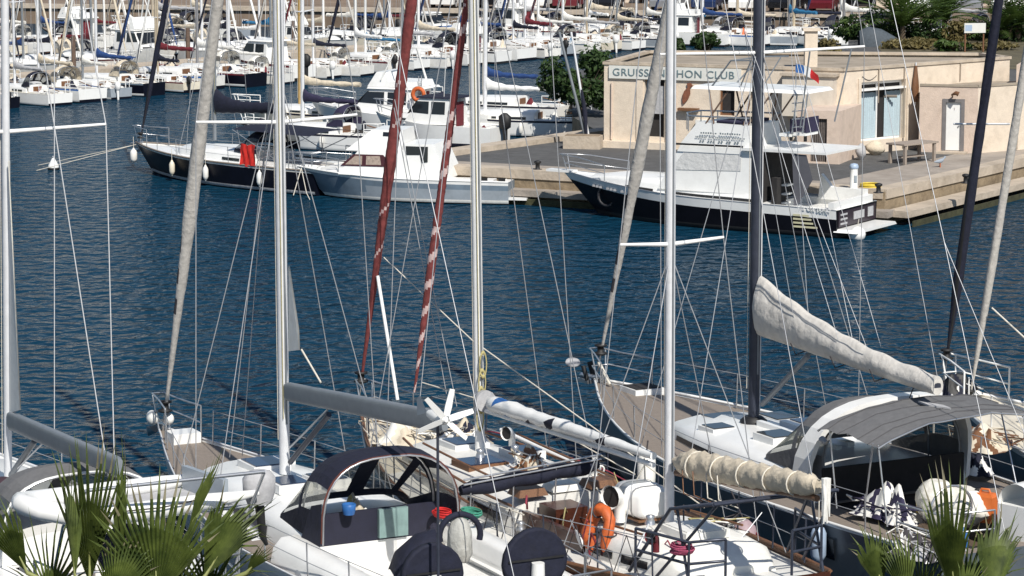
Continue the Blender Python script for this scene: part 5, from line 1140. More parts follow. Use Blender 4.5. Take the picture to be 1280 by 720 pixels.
# ---- navy fishing boat
c,h,L=from_corners(P_z(703,213,1.42),P_z(1037,263,.92),1.6)
b=Boat(c,h,'fishing_boat','black hulled sport fishing boat with white flybridge and swim platform along the quay','fishing boat');bn=b
b.hull(0,L,3.5,.92,1.02,1.45,[gel,blackhull,black,black],tr=.9,tmax=.4,pw=1.9,over=1.5,stripe=.30,deck=([gel],),cut=(.3,2.6,1.3),deckz=.05)
b.well(.3,2.6,1.3,.3,[gel,gelw]);b.rail(steel,.02)
b.coach([(L-1.3,.35,.05),(L-2.6,.95,.34),(L-4.4,1.25,.46),(3.0,1.35,.52)],[gel],wins=[(L-2.2,3.1,.12,.30)],wm=black)
def prism(m,prof,y0,y1,mi=0,k=1.,top=None):
    """side profile (x,z) extruded across; y shrinks with height by k"""
    zs=[z for _,z in prof];z0,z1=min(zs),max(zs)
    f=lambda z:1-(1-k)*(z-z0)/max(.01,z1-z0)
    n=len(prof);vs=[(x,y0*f(z),z) for x,z in prof]+[(x,y1*f(z),z) for x,z in prof]
    m.add(vs,[tuple(range(n)),tuple(reversed(range(n,2*n)))]+[(i,n+i,n+(i+1)%n,(i+1)%n) for i in range(n)],mi);return m
e=lambda px,py,y=1.3:(b.cl(px,py,y).x,b.cl(px,py,y).z)
w0=e(822,216);w1=e(848,182);w2=e(935,186);w3=e(938,222)
wh=b.part('wheelhouse',prism(M(),[(w0[0],1.2),w1,w2,(2.9,w2[1]),(2.9,1.2)],-1.3,1.3,0,.9),[gel])
m=M();
def sidequad(name,mt,par,pts,y,off=.02,k=.9,zb=1.2,zt=None):
    zt=zt or w1[1]
    f=lambda z:1-(1-k)*(z-zb)/(zt-zb)
    for sg in(-1,1): M().add([(x,sg*(y*f(z)+off),z) for x,z in pts],[tuple(range(len(pts)))]).build(name,[mt],par)
wcov=mat('white_mesh_cover',(.58,.58,.57),.85,0,.12,9,bump=.5,bscale=7)
sidequad('windscreen_cover',wcov,wh,[e(838,212),e(853,190),e(925,194),e(925,214)],1.3)
m=M();f0=Vector((w0[0],0,1.8));f1=Vector((w1[0],0,w1[1]))
m.add([(w0[0]+.02,-1.1,1.35),(w0[0]+.02,1.1,1.35),(w1[0]+.03,1.0,w1[1]-.08),(w1[0]+.03,-1.0,w1[1]-.08)],[(0,1,2,3)]);m.build('windscreen_cover',[wcov],wh)
sidequad('black_strip',black,wh,[e(842,180.5),e(930,184.5),e(930,182.2),e(842,178)],1.32,.05,1,1,3)
# flybridge fairing with banner
g0=e(846,176);g1=e(868,153);g2=e(933,158);g3=e(936,181)
fb=b.part('flybridge',prism(M(),[(g0[0],w1[1]),g1,g2,(g3[0],w1[1])],-1.15,1.15,0,.92),[gel])
m=M();rr=random.Random(3)
rows=[(875,166,926,168.5),(869,171,931,174),(874,176,924,179)]
gl=[]
for (x0,y0,x1,y1),txt in zip(rows,((7,9),(7,3,9,8),(2,3,2,2,2))):
    tot=sum(txt)+len(txt)-1;pos=0
    for w_ in txt:
        for k in range(w_):
            t=(pos+k+.15)/tot;t2=(pos+k+.8)/tot;px=x0+(x1-x0)*t;py=y0+(y1-y0)*t;px2=x0+(x1-x0)*t2
            hgt=rr.uniform(.7,1.5)
            q=[e(px,py-hgt,1.17),e(px2,py-hgt,1.17),e(px2,py+1,1.17),e(px,py+1,1.17)]
            m.add([(x,1.165+.0,z) for x,z in q],[(0,1,2,3)])
        pos+=w_+1
m.build('banner_lettering',[mat('banner_ink',(.16,.2,.22),.8)],fb)
m=M();za=g2[1]
pts=[(g0[0]-.3,1.05,za+.22),(g0[0]+.05,.5,za+.26),(g0[0]+.05,-.5,za+.26),(g0[0]-.3,-1.05,za+.22)]
m.tube([(g2[0],1.1,za+.25)]+pts+[(g2[0],-1.1,za+.25)],.03,6)
for x,y,_ in pts: m.tube([(x,y,za-.3),(x,y,za+.24)],.02,5)
b.part('flybridge_rail',m,[steel],fb)
m=M();m.box(g2[0]+.3,g2[0]+1.3,-.95,.95,za-.25,za+.1);m.build('flybridge_console',[purc],fb)
# hardtop
t0=e(866,116,.9);t1=e(1010,108,.9);zt=(t0[1]+t1[1])/2
ht=b.part('hardtop',M().box(t1[0],t0[0],-1.05,1.05,zt-.05,zt+.06,0,.1,.1),[gel])
for px,pb in((880,888),(905,878),(935,925),(960,930)):
    for sg in(-1,1): M().tube([(e(px,112)[0],sg*.95,zt-.04),(e(pb,155)[0],sg*1.05,za)],.03,6).build('hardtop_leg',[mat('brown_tube',(.16,.10,.07),.5)],ht)
m=M()
for sg in(-1,1):
    m.tube([(e(883,110)[0],sg*.9,zt+.05),(e(910,78)[0],sg*1.1,zt+.95),(e(945,74)[0],sg*1.1,zt+1.0)],.03,6)
    m.tube([(e(918,110)[0],sg*.9,zt+.05),(e(935,78)[0],sg*1.1,zt+.95)],.025,6)
m.tube([(e(910,78)[0],-1.1,zt+.95),(e(910,78)[0],1.1,zt+.95)],.025,6)
m.build('hardtop_frame',[alug],ht)
for sg in(-1,1): b.line('outrigger',[(e(1000,160)[0],sg*1.3,e(1000,160)[1]),(e(1010,90)[0]-.2,sg*1.6,zt+1.4)],.03,alug)
# ladder tower aft
m=M()
for px in(985,998):
    m.tube([(e(px,168)[0],1.0,e(px,168)[1]),(e(px+5,110)[0],.9,zt)],.028,6)
for k in range(5):
    y=160-k*10;m.tube([(e(985,y)[0],1.0,e(985,y)[1]),(e(999,y-1)[0],.98,e(999,y-1)[1])],.02,5)
b.part('ladder',m,[steel])
for k,(px,py) in enumerate(((972,163),(990,162))):
    s_=b.part('flybridge_seat',M().box(e(px,py)[0]-.22,e(px,py)[0]+.22,-.2+.5*k*0,.75,e(px,py)[1]-.25,e(px,py)[1]-.15),[gel])
    M().box(e(px,py)[0]-.24,e(px,py)[0]-.18,-.2,.75,e(px,py)[1]-.15,e(px,py)[1]+.35).build('seat_back',[purc],s_)
    M().tube([(e(px,py)[0],.3,za-.5),(e(px,py)[0],.3,e(px,py)[1]-.25)],.06,8).build('seat_post',[black],s_)
# flybridge aft deck overhanging the cockpit
o0=e(938,196);o1=e(1034,184);zo=e(985,190)[1]
b.part('overhang_roof',prism(M(),[(w2[0]+.2,zo-.04),(w2[0]+.2,zo+.06),(o1[0],zo+.05),(o1[0],zo-.02)],-1.35,1.35),[gel])
m=M();m.add([(e(997,240)[0]+.12,1.3,.95),(e(990,200)[0],1.3,zo-.05),(e(1008,200)[0],1.3,zo-.06),(e(1016,225)[0],1.3,e(1016,225)[1]),(e(998,250)[0],1.3,1.0)],[(0,1,2,3,4)]);b.part('side_curtain',m,[mat('slate_curtain',(.10,.10,.115),.8,0,.1,4)])
b.part('cabin_bulkhead',M().box(2.86,2.9,-1.25,1.25,.35,zo-.1).box(2.4,2.6,.4,1.1,.35,1.8),[dark])
m=M()
for k in range(4): m.box(2.3-.2*k*.2,2.5,.3,.75,.6+.3*k,.66+.3*k)
b.part('cabin_ladder',m,[gel])
b.part('stern_bulwark',prism(M(),[(.25,.9),(.25,1.32),(1.5,1.32),(1.9,1.75),(2.0,.9)],-1.4,-1.2).box(.12,.32,-1.5,1.5,.9,1.15),[gel])
q=b.part('swim_platform',M().box(-.75,.1,-1.55,1.55,.2,.3,0,.0,.12),[gel])
b.part('transom_board',M().box(-.03,.0-.002,-1.4,1.4,.35,.86),[mat('dark_transom',(.03,.02,.028),.3)])
for k in range(3): b.part('transom_print',M().box(-.05,-.032,.8,1.3,.42+.15*k,.48+.15*k),[ltgreyc])
b.part('transom_panel',M().box(-.05,-.032,-.5,.3,.5,.76),[ltgreyc]);b.part('transom_panel',M().box(-.05,-.032,-1.2,-.8,.48,.8),[ltgreyc])
Mx=Matrix.Translation((e(1018,262,1.62)[0],1.655,e(1018,261,1.62)[1]))@Matrix.Rotation(math.pi,4,'Z')@Matrix.Rotation(math.pi/2,4,'X')
text_mesh('Ta Garbono',.26,.008,signg if 0 else gel,'boat_name',b.root,Mx,1.,1.15,shear=.2)
m=M()
for k,(x1,mt_) in enumerate(((1012,0),(1015,0),(1017,1),(1022,0))):
    py=267+k*4.8;p=e(992,py,1.6);q_=e(x1,py+.8,1.6)
    m.add([(p[0],1.66-.012*k,p[1]),(q_[0],1.655-.012*k,p[1]-.0),(q_[0],1.65-.012*k,p[1]-.065),(p[0],1.655-.012*k,p[1]-.065)],[(0,1,2,3)])
b.part('hull_lettering',m,[mat('pale_yellow_print',(.62,.58,.38),.5)])
m=M();
for k in range(9):
    p=e(737+k*5.4,233+k*.75,1.0);x=p[0];y=b.hb(x)*(1-.06*.3-.42*(x/L)**3*.25)+.02
    if k not in(3,7): m.box(x-.05,x+.05,y-.02,y+.03,p[1]-.035,p[1]+.035)
b.part('bow_lettering',m,[ltgreyc])
b.pulpit(.55,2.2,steel,.018);b.part('bow_plank',M().box(L-.5,L+.55,-.2,.2,1.38,1.46),[gel])
x=L-2.0;ringm=ring((0,0,0),.33,.05,18,6,'y');ringm.v=[(a+x-.2,b.hb(x)*.82+q_,z+.72) for a,q_,z in ringm.v];b.part('bow_eye',ringm,[mat('dull_black_ring',(.018,.018,.022),.6)])
fp=b.w(-.6,1.2,.05);t=empty('fender',fp,0,'white ball fender floating under the swim platform of the black fishing boat','fender');M().ell((0,0,.1),(.28,.28,.26)).build('body',[gel],t);M().tube([(0,0,.34),(.05,.05,.6)],.012,5).build('lanyard',[rope],t)
# drooping flag
fq=b.xc(993,92,b.cl(993,92,0).x);fw=b.w(b.cl(995,95,0).x,0,b.cl(990,84,0).z)
t=empty('ensign_flag',fw,b.fr.rz,'drooping blue white and red flag on the flybridge of the black fishing boat','flag')
M().cyl((0,0,-.9),(0,0,.15),.02,6).build('staff',[steel],t)
m=M();vs=[];N=12
for i in range(N+1):
    u=i/N
    for j in range(4): vs.append((-.82*u,.06*math.sin(u*9+j),.12-.1*j-.34*u*u))
m.add(vs,[(4*i+j,4*i+4+j,4*i+5+j,4*i+1+j) for i in range(N) for j in range(3)],[0 if i<4 else 1 if i<8 else 2 for i in range(N) for j in range(3)],True);m.build('cloth',[bluep,gel,redp],t)
# ---- white motor cruiser
c,h,L=from_corners(P_z(372,208,1.06),P_z(628,228,.82),1.3)
b=Boat(c,h,'motor_cruiser','white motor cruiser with grey band and curtained cabin windows at the quay corner','motor boat');bw_=b
hl=b.hull(0,L,2.9,.82,.86,1.08,[gel,lightgrey,gelw,black],tr=.88,pw=2.1,over=1.1,stripe=.13,deck=([gel],),cut=(.3,2.3,1.05))
me=hl.data;me.materials.append(greyband)
for p in me.polygons:
    cx_=p.center
    if p.material_index==1 and(cx_.z>.58+.06*(cx_.x/L) or cx_.x>L*.66): p.material_index=4
b.well(.3,2.3,1.05,.45,[gel,gelw]);b.rail(gel,.035)
e=lambda px,py,y=1.15:(b.cl(px,py,y).x,b.cl(px,py,y).z)
b.coach([(L-.9,.3,.04),(L-1.6,.75,.22),(L-2.6,1.0,.3)],[gel])
c0=e(422,209);c1=e(447,188);c2=e(508,188);c3=e(512,214)
ca=b.part('cabin',prism(M(),[(c0[0],.95),c1,c2,(c3[0],.85)],-1.15,1.15,0,.88),[gel])
def q4(name,mt,par,pts,y=1.15,off=.015,k=.88,zb=.95,zt=c1[1]):
    f=lambda z:1-(1-k)*(z-zb)/(zt-zb)
    for sg in(-1,1): M().add([(x,sg*(y*f(z)+off),z) for x,z in pts],[tuple(range(len(pts)))]).build(name,[mt],par)
cgl=mat('curtained_glass',(.34,.27,.22),.25,0,.3,14);mfr=mat('maroon_frame',(.055,.012,.016),.4)
q4('window_frame',mfr,ca,[e(425,207),e(441,193),e(478,194),e(492,209)])
q4('window',cgl,ca,[e(431,205.5),e(443,195),e(452,195.2),e(452,206)],off=.022);q4('window',cgl,ca,[e(457,206),e(457,195.3),e(474,195.5),e(476,206.5)],off=.022)
u0=e(430,187);u1=e(462,163);u2=e(500,164);u3=e(502,187)
up_=b.part('upper_cabin',prism(M(),[(u0[0],c1[1]-.02),(u1[0],u1[1]),(u2[0],u2[1]),(u3[0],c1[1]-.02)],-1.0,1.0,0,.8),[gel])
q4('window',glass,up_,[e(476,171),e(476,166),e(497,167),e(497,172)],1.0,.015,.8,c1[1],u1[1])
v0=e(503,212);v1=e(503,181);v2=e(541,181);v3=e(560,206)
ac=b.part('aft_cabin',prism(M(),[(v0[0],.8),(v1[0],v1[1]),(v2[0],v2[1]),(v3[0],.85)],-1.1,1.1,0,.92),[gel])
q4('window',glass,ac,[e(507,194),e(506,183),e(534,184),e(534,203),e(526,204),e(524,194)],1.1,.015,.92,1.0,v1[1])
b.part('swim_platform',M().box(-.65,.02,-1.2,1.2,.18,.26),[gel]);b.pulpit(.5,1.8,steel,.016)
for x in(.25,.9): b.part('deck_cleat',M().box(x-.12,x+.12,1.15,1.22,.85,.95),[black])
b.line('mooring_line',[(L-.2,.2,1.03),(L-.6,.9,.2),(L-.9,1.3,-.1)],.018,rope);b.line('mooring_line',[(L-.2,.2,1.03),(L-.1,.9,.1)],.018,rope)
# ---- dark blue sloop
bow=P_z(170,178,1.1);w0=P_z(182,214,0);w1=P_z(440,243,0)
h=(Vector((w0.x-w1.x,w0.y-w1.y))).normalized();L=11.4;c=Vector((bow.x,bow.y))-h*L
b=Boat(c,h,'sailing_yacht','dark navy sloop with white deck and navy boom cover, bright red cloth on its lifeline','sailing boat');bd=b
b.hull(0,L,3.6,.92,.95,1.12,[gelw,navyhull,ltgreyc,navyhull],pw=2.0,over=1.0,tr=.78,stripe=.09,deck=([gel,teak],lambda x,y:0),cut=(.5,3.4,1.0));b.rail(teak,.035)
b.well(.5,3.4,1.0,.6,[gel,teakb])
b.coach([(L-2.6,.4,.04),(L-3.4,.85,.3),(L-5.4,1.1,.42),(3.6,1.2,.46)],[gel],wins=[(L-4.6,L-4.9,.2,.45),(L-6.2,L-6.8,.2,.45),(4.9,4.2,.2,.45)])
q=b.cl(268,150);mx=q.x
mp=b.mast(mx,1.5,16.5,.085,alug,.2)
a0=b.cl(262,138);a1=b.cl(347,139)
a0=Vector((mx-.15,0,a0.z));b.boom(a0,a1,.09,alug)
N=20;rings=[]
for i in range(N+1):
    t=i/N;cc=a0.lerp(a1,t);hg=.40+.55*math.exp(-t*5);rings.append([(cc.x,.17*math.cos(a)*(1-.2*t),cc.z+.0+hg*.5*(1+math.sin(a))-.08+.02*math.sin(i*2)) for a in[2*math.pi*j/12 for j in range(12)]])
b.part('boom_cover',M().loft(rings,True,True,True),[navyc])
q0=b.cl(322,148);q1=b.cl(418,153)
rows=[[(q0.x+(q1.x-q0.x)*i/4,1.3*k,q0.z-.12*abs(k)**2.5-.2) for k in[-1+2*j/8 for j in range(9)]] for i in range(5)]
bm=b.part('bimini_top',M().loft(rows,False),[navyc])
for i in(0,2,4):
    for sg in(-1,1): M().tube([(rows[i][0][0],sg*1.3,rows[i][0][2]),(rows[2][0][0]+.2*(i-2),sg*1.4,1.2)],.018,5).build('bimini_post',[steel],bm)
b.dodger(4.6,3.9,3.3,1.15,1.3,2.15,navyc,clear2)
sp=b.spreaders(mp,[7],[1.1],alug);b.rig(mp,16,sp,(mx-.2,1.65,1.15),[(.5,6.8)],.011)
p=Vector((L-.35,0,1.5));b.furl(p,up(p,Vector(mp(16)),1),.10,[navyc,black],.2,1)
b.lifelines([1,2.6,4.2,5.8,7.4,9],.62,.014);b.pulpit();b.pushpit()
b.part('anchor',M().tube([(L-.4,0,1.14),(L+.25,0,1.05)],.05,6).box(L,L+.3,-.2,.2,.72,.82),[steel])
for px,mt_,lb in((214,cream,'yellowed fender nearest the bow on the dark navy sloop'),(263,whitev,'white fender amidships on the dark navy sloop, left of the red cloth'),(328,whitev,'white fender on the dark navy sloop right of the red cloth')):
    x=b.cl(px,205,1.6).x;fender(b,(x,b.hb(x)*.97+.12,.5),.5,.11,mt_,lb,'fenders of the dark navy sloop',.5)
x=L-.25;fender(b,(x,.35,.62),.5,.14,whitev,'white fender hung right under the bow of the dark navy sloop','fenders of the dark navy sloop',.5)
x=b.cl(316,180,1.5).x;fp=b.w(x,b.hb(x)+.02,1.0)
m=M();vs=[];N=10
for i in range(N+1):
    for j in range(5): vs.append((.40*(i/N*2-1)+.03*math.sin(j*2),.035*math.sin(i*1.7+j),.72-.2*j+.03*math.sin(i*.9)))
m.add(vs,[(5*i+j,5*i+5+j,5*i+6+j,5*i+1+j) for i in range(N) for j in range(4)],0,True)
o=m.build('red_cloth',[mat('bright_red_cloth',(.68,.03,.02),.7,0,.15,6)],None,fp,b.fr.rz);tag(o,'bright red cloth hung over the lifeline of the dark navy sloop','cloth')
b.line('mooring_line',[(L-.2,0,1.05),(L+4.5,1.5,-.05)],.015,rope);b.line('mooring_line',[(L-.2,.1,1.05),(L+3,2.8,-.05)],.015,rope)
# ---------------------------------------------------------------- generic moored boats
def gen_sail(name,label,o,h,L,group=None,hullm=None,cover=navyc,furlm=sailc,mastm=alu,hood=None,zt=None,stripe=navyc,outb=None,mastx=.58,wm=None,deckm=None,coverL=.36,door=None):
    b=Boat(o,h,name,label,'sailing boat',group);B=L*.33;fb=.46+L*.034
    b.hull(0,L,B,fb,fb*1.0,fb*1.22,[stripe,hullm or gel,hullm or gel,navyhull],tr=.72,over=L*.09,N=16,stripe=.09,deck=([deckm or gelw],),cut=(.3,L*.28,B*.27))
    b.well(.3,L*.28,B*.27,fb*.45,[gel,teakb])
    b.coach([(L*.78,B*.1,.03),(L*.70,B*.22,.26),(L*.5,B*.31,.36),(L*.29,B*.34,.40)],[gel],wins=[(L*.62,L*.52,.2,.5),(L*.48,L*.34,.2,.5)],wm=wm)
    zt=zt or L*1.35+1;mx=L*mastx;mp=b.mast(mx,fb,zt,.06+.004*L,mastm,.1,halyards=1)
    zb=fb+1.25;bx=mx-L*coverL
    b.boom((mx-.1,0,zb),(bx,0,zb+.05),.06,alug)
    N=12;rings=[]
    for i in range(N+1):
        t=i/N;hg=.20+.35*math.exp(-t*5);x=mx-.1+(bx-mx+.1)*t;rings.append([(x,.11*math.cos(a),zb+.03+hg*.5*(1+math.sin(a))-.08+.025*math.sin(i*2.2+a)) for a in[2*math.pi*j/10 for j in range(10)]])
    b.part('boom_cover',M().loft(rings,True,True,True),[cover])
    sp=b.spreaders(mp,[zt*.52],[B*.3],mastm,.1);b.rig(mp,zt*.96,sp,(mx-.1,B*.46,fb),[],.010)
    if furlm: b.furl((L-.15,0,fb*1.22+.4),mp(zt*.93),.085,[furlm,navyc],.2,1,8,20,drum=False)
    b.part('companionway_door',M().box(L*.29-.035,L*.29-.005,-.3,.3,fb*.55,fb+.28),[door or wood])
    if hood: b.dodger(L*.36,L*.31,L*.25,B*.33,fb+.3,fb+1.15,hood,clear2)
    b.pulpit(.5,L*.13,gel,.022);b.pushpit(.5,L*.1,gel,.022)
    m=M();crumple(m,.45,.35,.4,int(L*10),3,(L*.2,.15),10);m.v=[(x,y,z+fb*.85) for x,y,z in m.v];b.part('cockpit_gear',m,[marc,gelw,dark])
    m=M();crumple(m,.5,.3,.3,int(L*10)+3,3,(L*.86,0),10);m.v=[(x,y,z+fb*1.1) for x,y,z in m.v];b.part('deck_gear',m,[beigec,navyc,gelw])
    for x,sg in((L*.35,1),(L*.6,1),(L*.5,-1)): b.part('fender',M().lathe([(.03,0),(.1,.06),(.1,.4),(.03,.5)],8,0,(x,sg*(b.hb(x)+.08),fb*.2)),[navyc if sg<0 else whitev])
    b.line('tiller',[(.1,0,fb+.1),(1.1,.1,fb+.35)],.025,wood)
    if outb:
        x=-.18;y=B*.18;om=b.part('outboard',M().loft([[(x+rx*math.cos(a),y+ry*math.sin(a),z) for a in[2*math.pi*j/8 for j in range(8)]] for z,rx,ry in((fb-.1,.1,.1),(fb,.2,.15),(fb+.3,.22,.16),(fb+.42,.08,.06))],True,True,True),[outb]);M().tube([(x,y,fb-.1),(x-.04,y,-.2)],[.09,.05],8).build('leg',[outb],om)
    return b
def gen_motor(name,label,o,h,L,group=None,hullm=None,stripe=navyc,fly=False,outb=None,roof=gel,canvas=None):
    b=Boat(o,h,name,label,'motor boat',group);B=L*.37;fb=.7+L*.04
    b.hull(0,L,B,fb*.9,fb*.95,fb*1.35,[gel,hullm or gel,stripe,black],tr=.9,over=L*.12,N=16,stripe=.12,deck=([gelw],),cut=(.25,L*.33,B*.38))
    b.well(.25,L*.33,B*.38,fb*.4,[gel,gelw])
    b.coach([(L*.86,B*.1,.03),(L*.78,B*.26,.22),(L*.62,B*.36,.32)],[gel],wins=[(L*.78,L*.66,.25,.6)])
    z0=fb*.95;z1=fb+1.05
    c=b.part('cabin',prism(M(),[(L*.70,z0),(L*.58,z1),(L*.34,z1+.02),(L*.33,z0)],-B*.4,B*.4,0,.86),[gel])
    f=lambda z:1-.14*(z-z0)/(z1-z0)
    def sq_(pts):
        for sg in(-1,1): M().add([(x,sg*(B*.4*f(z)+.015),z) for x,z in pts],[tuple(range(len(pts)))]).build('window',[glass],c)
    sq_([(L*.645,z0+.5),(L*.60,z1-.12),(L*.50,z1-.12),(L*.50,z0+.45)]);sq_([(L*.48,z0+.45),(L*.48,z1-.12),(L*.37,z1-.12),(L*.37,z0+.45)])
    m=M();m.add([(L*.672,B*.35,z0+.42),(L*.672,-B*.35,z0+.42),(L*.60,-B*.32,z1-.1),(L*.60,B*.32,z1-.1)],[(0,1,2,3)]);m.v=[(x+.03,y,z) for x,y,z in m.v];m.build('windscreen',[glass],c)
    m=M();m.add([(L*.325,B*.12,z0-.1),(L*.325,-B*.2,z0-.1),(L*.325,-B*.2,z1-.15),(L*.325,B*.12,z1-.15)],[(0,1,2,3)]);m.build('door',[marc],c)
    b.part('cabin_roof',M().box(L*.29,L*.60,-B*.38,B*.38,z1+.02,z1+.09,0,.05,.05),[roof])
    if fly:
        g=b.part('flybridge',prism(M(),[(L*.60,z1+.1),(L*.55,z1+.75),(L*.50,z1+.75),(L*.48,z1+.35),(L*.33,z1+.35),(L*.32,z1+.1)],-B*.36,B*.36,0,.9),[gel])
        m=M()
        for sg in(-1,1): m.tube([(L*.36,sg*B*.36,z1+.1),(L*.42,sg*B*.33,z1+1.7),(L*.42,0,z1+1.8)],.05,6);m.tube([(L*.52,sg*B*.36,z1+.4),(L*.44,sg*B*.33,z1+1.7)],.03,6)
        m.build('radar_arch',[gel],g)
        m=M()
        for sg in(-.15,.15):m.tube([(L*.315,B*.2+sg,z0),(L*.315,B*.2+sg,z1+.6)],.02,5)
        for k in range(6):m.tube([(L*.315,B*.2-.15,z0+.25*k+.1),(L*.315,B*.2+.15,z0+.25*k+.1)],.018,5)
        m.build('ladder',[steel],g)
    if canvas: b.part('cockpit_cover',prism(M(),[(L*.30,z1-.1),(L*.12,z1-.3),(.3,z0+.1),(L*.3,z0+.1)],-B*.4,B*.4,0,.9),[canvas])
    b.pulpit(.55,L*.22,steel,.02)
    m=M();crumple(m,.5,.45,.5,int(L*10)+1,3,(L*.17,0),10);m.v=[(x,y,z+fb*.5) for x,y,z in m.v];b.part('cockpit_gear',m,[marc,gelw,dark])
    for x in(L*.3,L*.6): b.part('fender',M().lathe([(.03,0),(.1,.06),(.1,.4),(.03,.5)],8,0,(x,(b.hb(x)+.08),fb*.2)),[navyc])
    b.line('whip_aerial',[(L*.4,B*.25,z1),(L*.38,B*.25,z1+2.2)],.015,gel)
    if outb:
        x=-.22;om=b.part('outboard',M().loft([[(x+rx*math.cos(a),ry*math.sin(a),z) for a in[2*math.pi*j/8 for j in range(8)]] for z,rx,ry in((fb-.2,.12,.12),(fb-.1,.28,.2),(fb+.35,.30,.2),(fb+.5,.1,.08))],True,True,True),[outb]);M().tube([(x,0,fb-.2),(x-.05,0,-.3)],[.12,.07],8).build('leg',[outb],om)
    return b
# boats in the basin left of the clubhouse
BG='boats in the basin beside the clubhouse'
w=P_z(600,172,0);bb=gen_motor('motor_cruiser','white flybridge cruiser with radar arch and orange life rings in the basin',(w.x,w.y),(-.93,.37),8.2,BG,fly=True)
for (px,py,lb) in((523,118,'orange life ring on the flybridge rail of the white flybridge cruiser'),(530,150,'orange horseshoe life ring on the cabin side of the white flybridge cruiser')):
    p=bb.w(*bb.cl(px,py,1.5));t=empty('life_ring',p,bb.fr.rz+1.57,lb,'life ring');ring((0,0,0),.26,.09,20,8,'x').build('ring',[oranger],t);ring((0.0,0,0),.36,.012,20,5,'x').build('rope',[rope],t)
w=P_z(716,158,0);gen_sail('sailing_boat','white sloop with bright blue boom cover, its white mast left of the bushy tree',(w.x-.3,w.y+2.5),(-.9,.43),7.6,BG,cover=bluec,furlm=None,mastx=.55,zt=12.5)
w=P_z(748,172,0);gen_sail('sailing_boat','white sloop with dark cabin windows, nearest to the left wall of the clubhouse',(w.x-.4,w.y+.6),(-.95,.31),7.8,BG,cover=gel,furlm=None,zt=12,mastx=.62)
w=P_z(500,170,0);gen_sail('sailing_boat','cream sloop with varnished wooden mast behind the white motor cruiser',(w.x,w.y+2.0),(-.93,.37),8.4,BG,hullm=cream,cover=beigec,furlm=None,mastm=mat('varnished_mast',(.42,.27,.09),.4,0,.2,8),zt=14,mastx=.6,deckm=cream)
w=P_z(640,190,0);gen_motor('motor_boat','small white open motor boat with blue canvas frame at the left end of the quay',(w.x-.5,w.y+2.2),(-.9,.43),6.0,BG,canvas=None,roof=navyc,outb=black)
w=P_z(468,196,0);gen_sail('sailing_boat','white sloop with violet canvas hood, squeezed between the dark sloop and the white cruiser',(w.x+.6,w.y+2.0),(-.88,.47),7.5,BG,cover=purc,hood=purc,furlm=None,zt=11)
w=P_z(690,196,.9)
# ---------------------------------------------------------------- far marina
fa=P_z(100,125,0);fb_=P_z(560,82,0);Bd=Vector((fb_.x-fa.x,fb_.y-fa.y)).normalized();Ad=Vector((Bd.y,-Bd.x))  # Ad points right/near
def rowpt(u,off): return Vector((fa.x,fa.y))+Bd*u-Ad*off
HID=(-6000,0)
protos={}
def P_(key,f):
    protos[key]=f;return f
px_=[('A',gen_sail('sailing_boat',None,(0,0),(1,0),7.6,None,hood=navyc)),('B',gen_sail('sailing_boat',None,(0,0),(1,0),6.6,None,furlm=sailc,outb=gel)),('C',gen_motor('motor_boat',None,(0,0),(1,0),5.8,None,outb=black)),('D',gen_sail('sailing_boat',None,(0,0),(1,0),8.6,None,hood=navyc,stripe=bluep)),('E',gen_motor('motor_boat',None,(0,0),(1,0),6.8,None,fly=True)),('F',gen_sail('sailing_boat',None,(0,0),(1,0),6.0,None,furlm=sailc,outb=black,stripe=marc))]
pr=dict(px_);used={}
covers=[('white',gelw),('navy',navyc),('beige',beigec),('white',gel),('grey',ltgreyc),('maroon',marc),('cream',offwhitec),('teal',tealc),('beige',beigec),('white',gelw),('blue',bluec),('grey',ltgreyc),('navy',navyc)]
hulls=[('white',gel),('white',gel),('white',gel),('white',gelw),('cream',cream),('white',gel),('pale grey',lightgrey),('white',gelw),('navy',navyhull)]
furls=[('pale',sailc),('pale',sailc),('navy',navyc),('white',gel),('pale',sailc),('beige',beigec),('blue',bluec),('pale',sailc),('white',whitev),('maroon',marc)]
ORD=['first','second','third','fourth','fifth','sixth','seventh','eighth','ninth','tenth','eleventh','twelfth','thirteenth','fourteenth','fifteenth','sixteenth','seventeenth','eighteenth','nineteenth','twentieth','twenty-first','twenty-second','twenty-third','twenty-fourth','twenty-fifth','twenty-sixth','twenty-seventh','twenty-eighth','twenty-ninth','thirtieth']
def setm(o,base,mt,slots=(0,)):
    for c in o.children:
        if c.name.split('.')[0]==base:
            for k in slots:
                if k<len(c.material_slots): c.material_slots[k].link='OBJECT';c.material_slots[k].material=mt
            return c
RF=random.Random(21)
def put(kind,pos,hd,label,group,hl=None,cv=None,fu=None,hoodm=None,sc=1.):
    r=pr[kind].root
    if kind in used: r=copy_tree(r)
    used[kind]=1
    r.location=(pos.x,pos.y,RF.uniform(-.03,.03));r.rotation_euler=(0,0,math.atan2(hd.y,hd.x)+RF.uniform(-.16,.16));r.scale=(sc,)*3
    r['label']=label;r['group']=group
    setm(r,'hull',hl,(1,));setm(r,'boom_cover',cv);setm(r,'sprayhood',hoodm)
    if fu: setm(r,'furled_sail',fu)
    setm(r,'mast',RF.choice([alu,alu,alug,mat('sandy_spar',(.46,.38,.27),.5),aluw,alug,mat('dull_spar',(.20,.20,.21),.5)]));setm(r,'hull',RF.choice([navyc,gel,marc,gelw,bluep,greyband,gel]),(0,));setm(r,'deck',RF.choice([gelw,cream,gelw,teak,ltgreyc]));setm(r,'cockpit_gear',RF.choice([marc,tealc,navyc,oranger,beigec]))
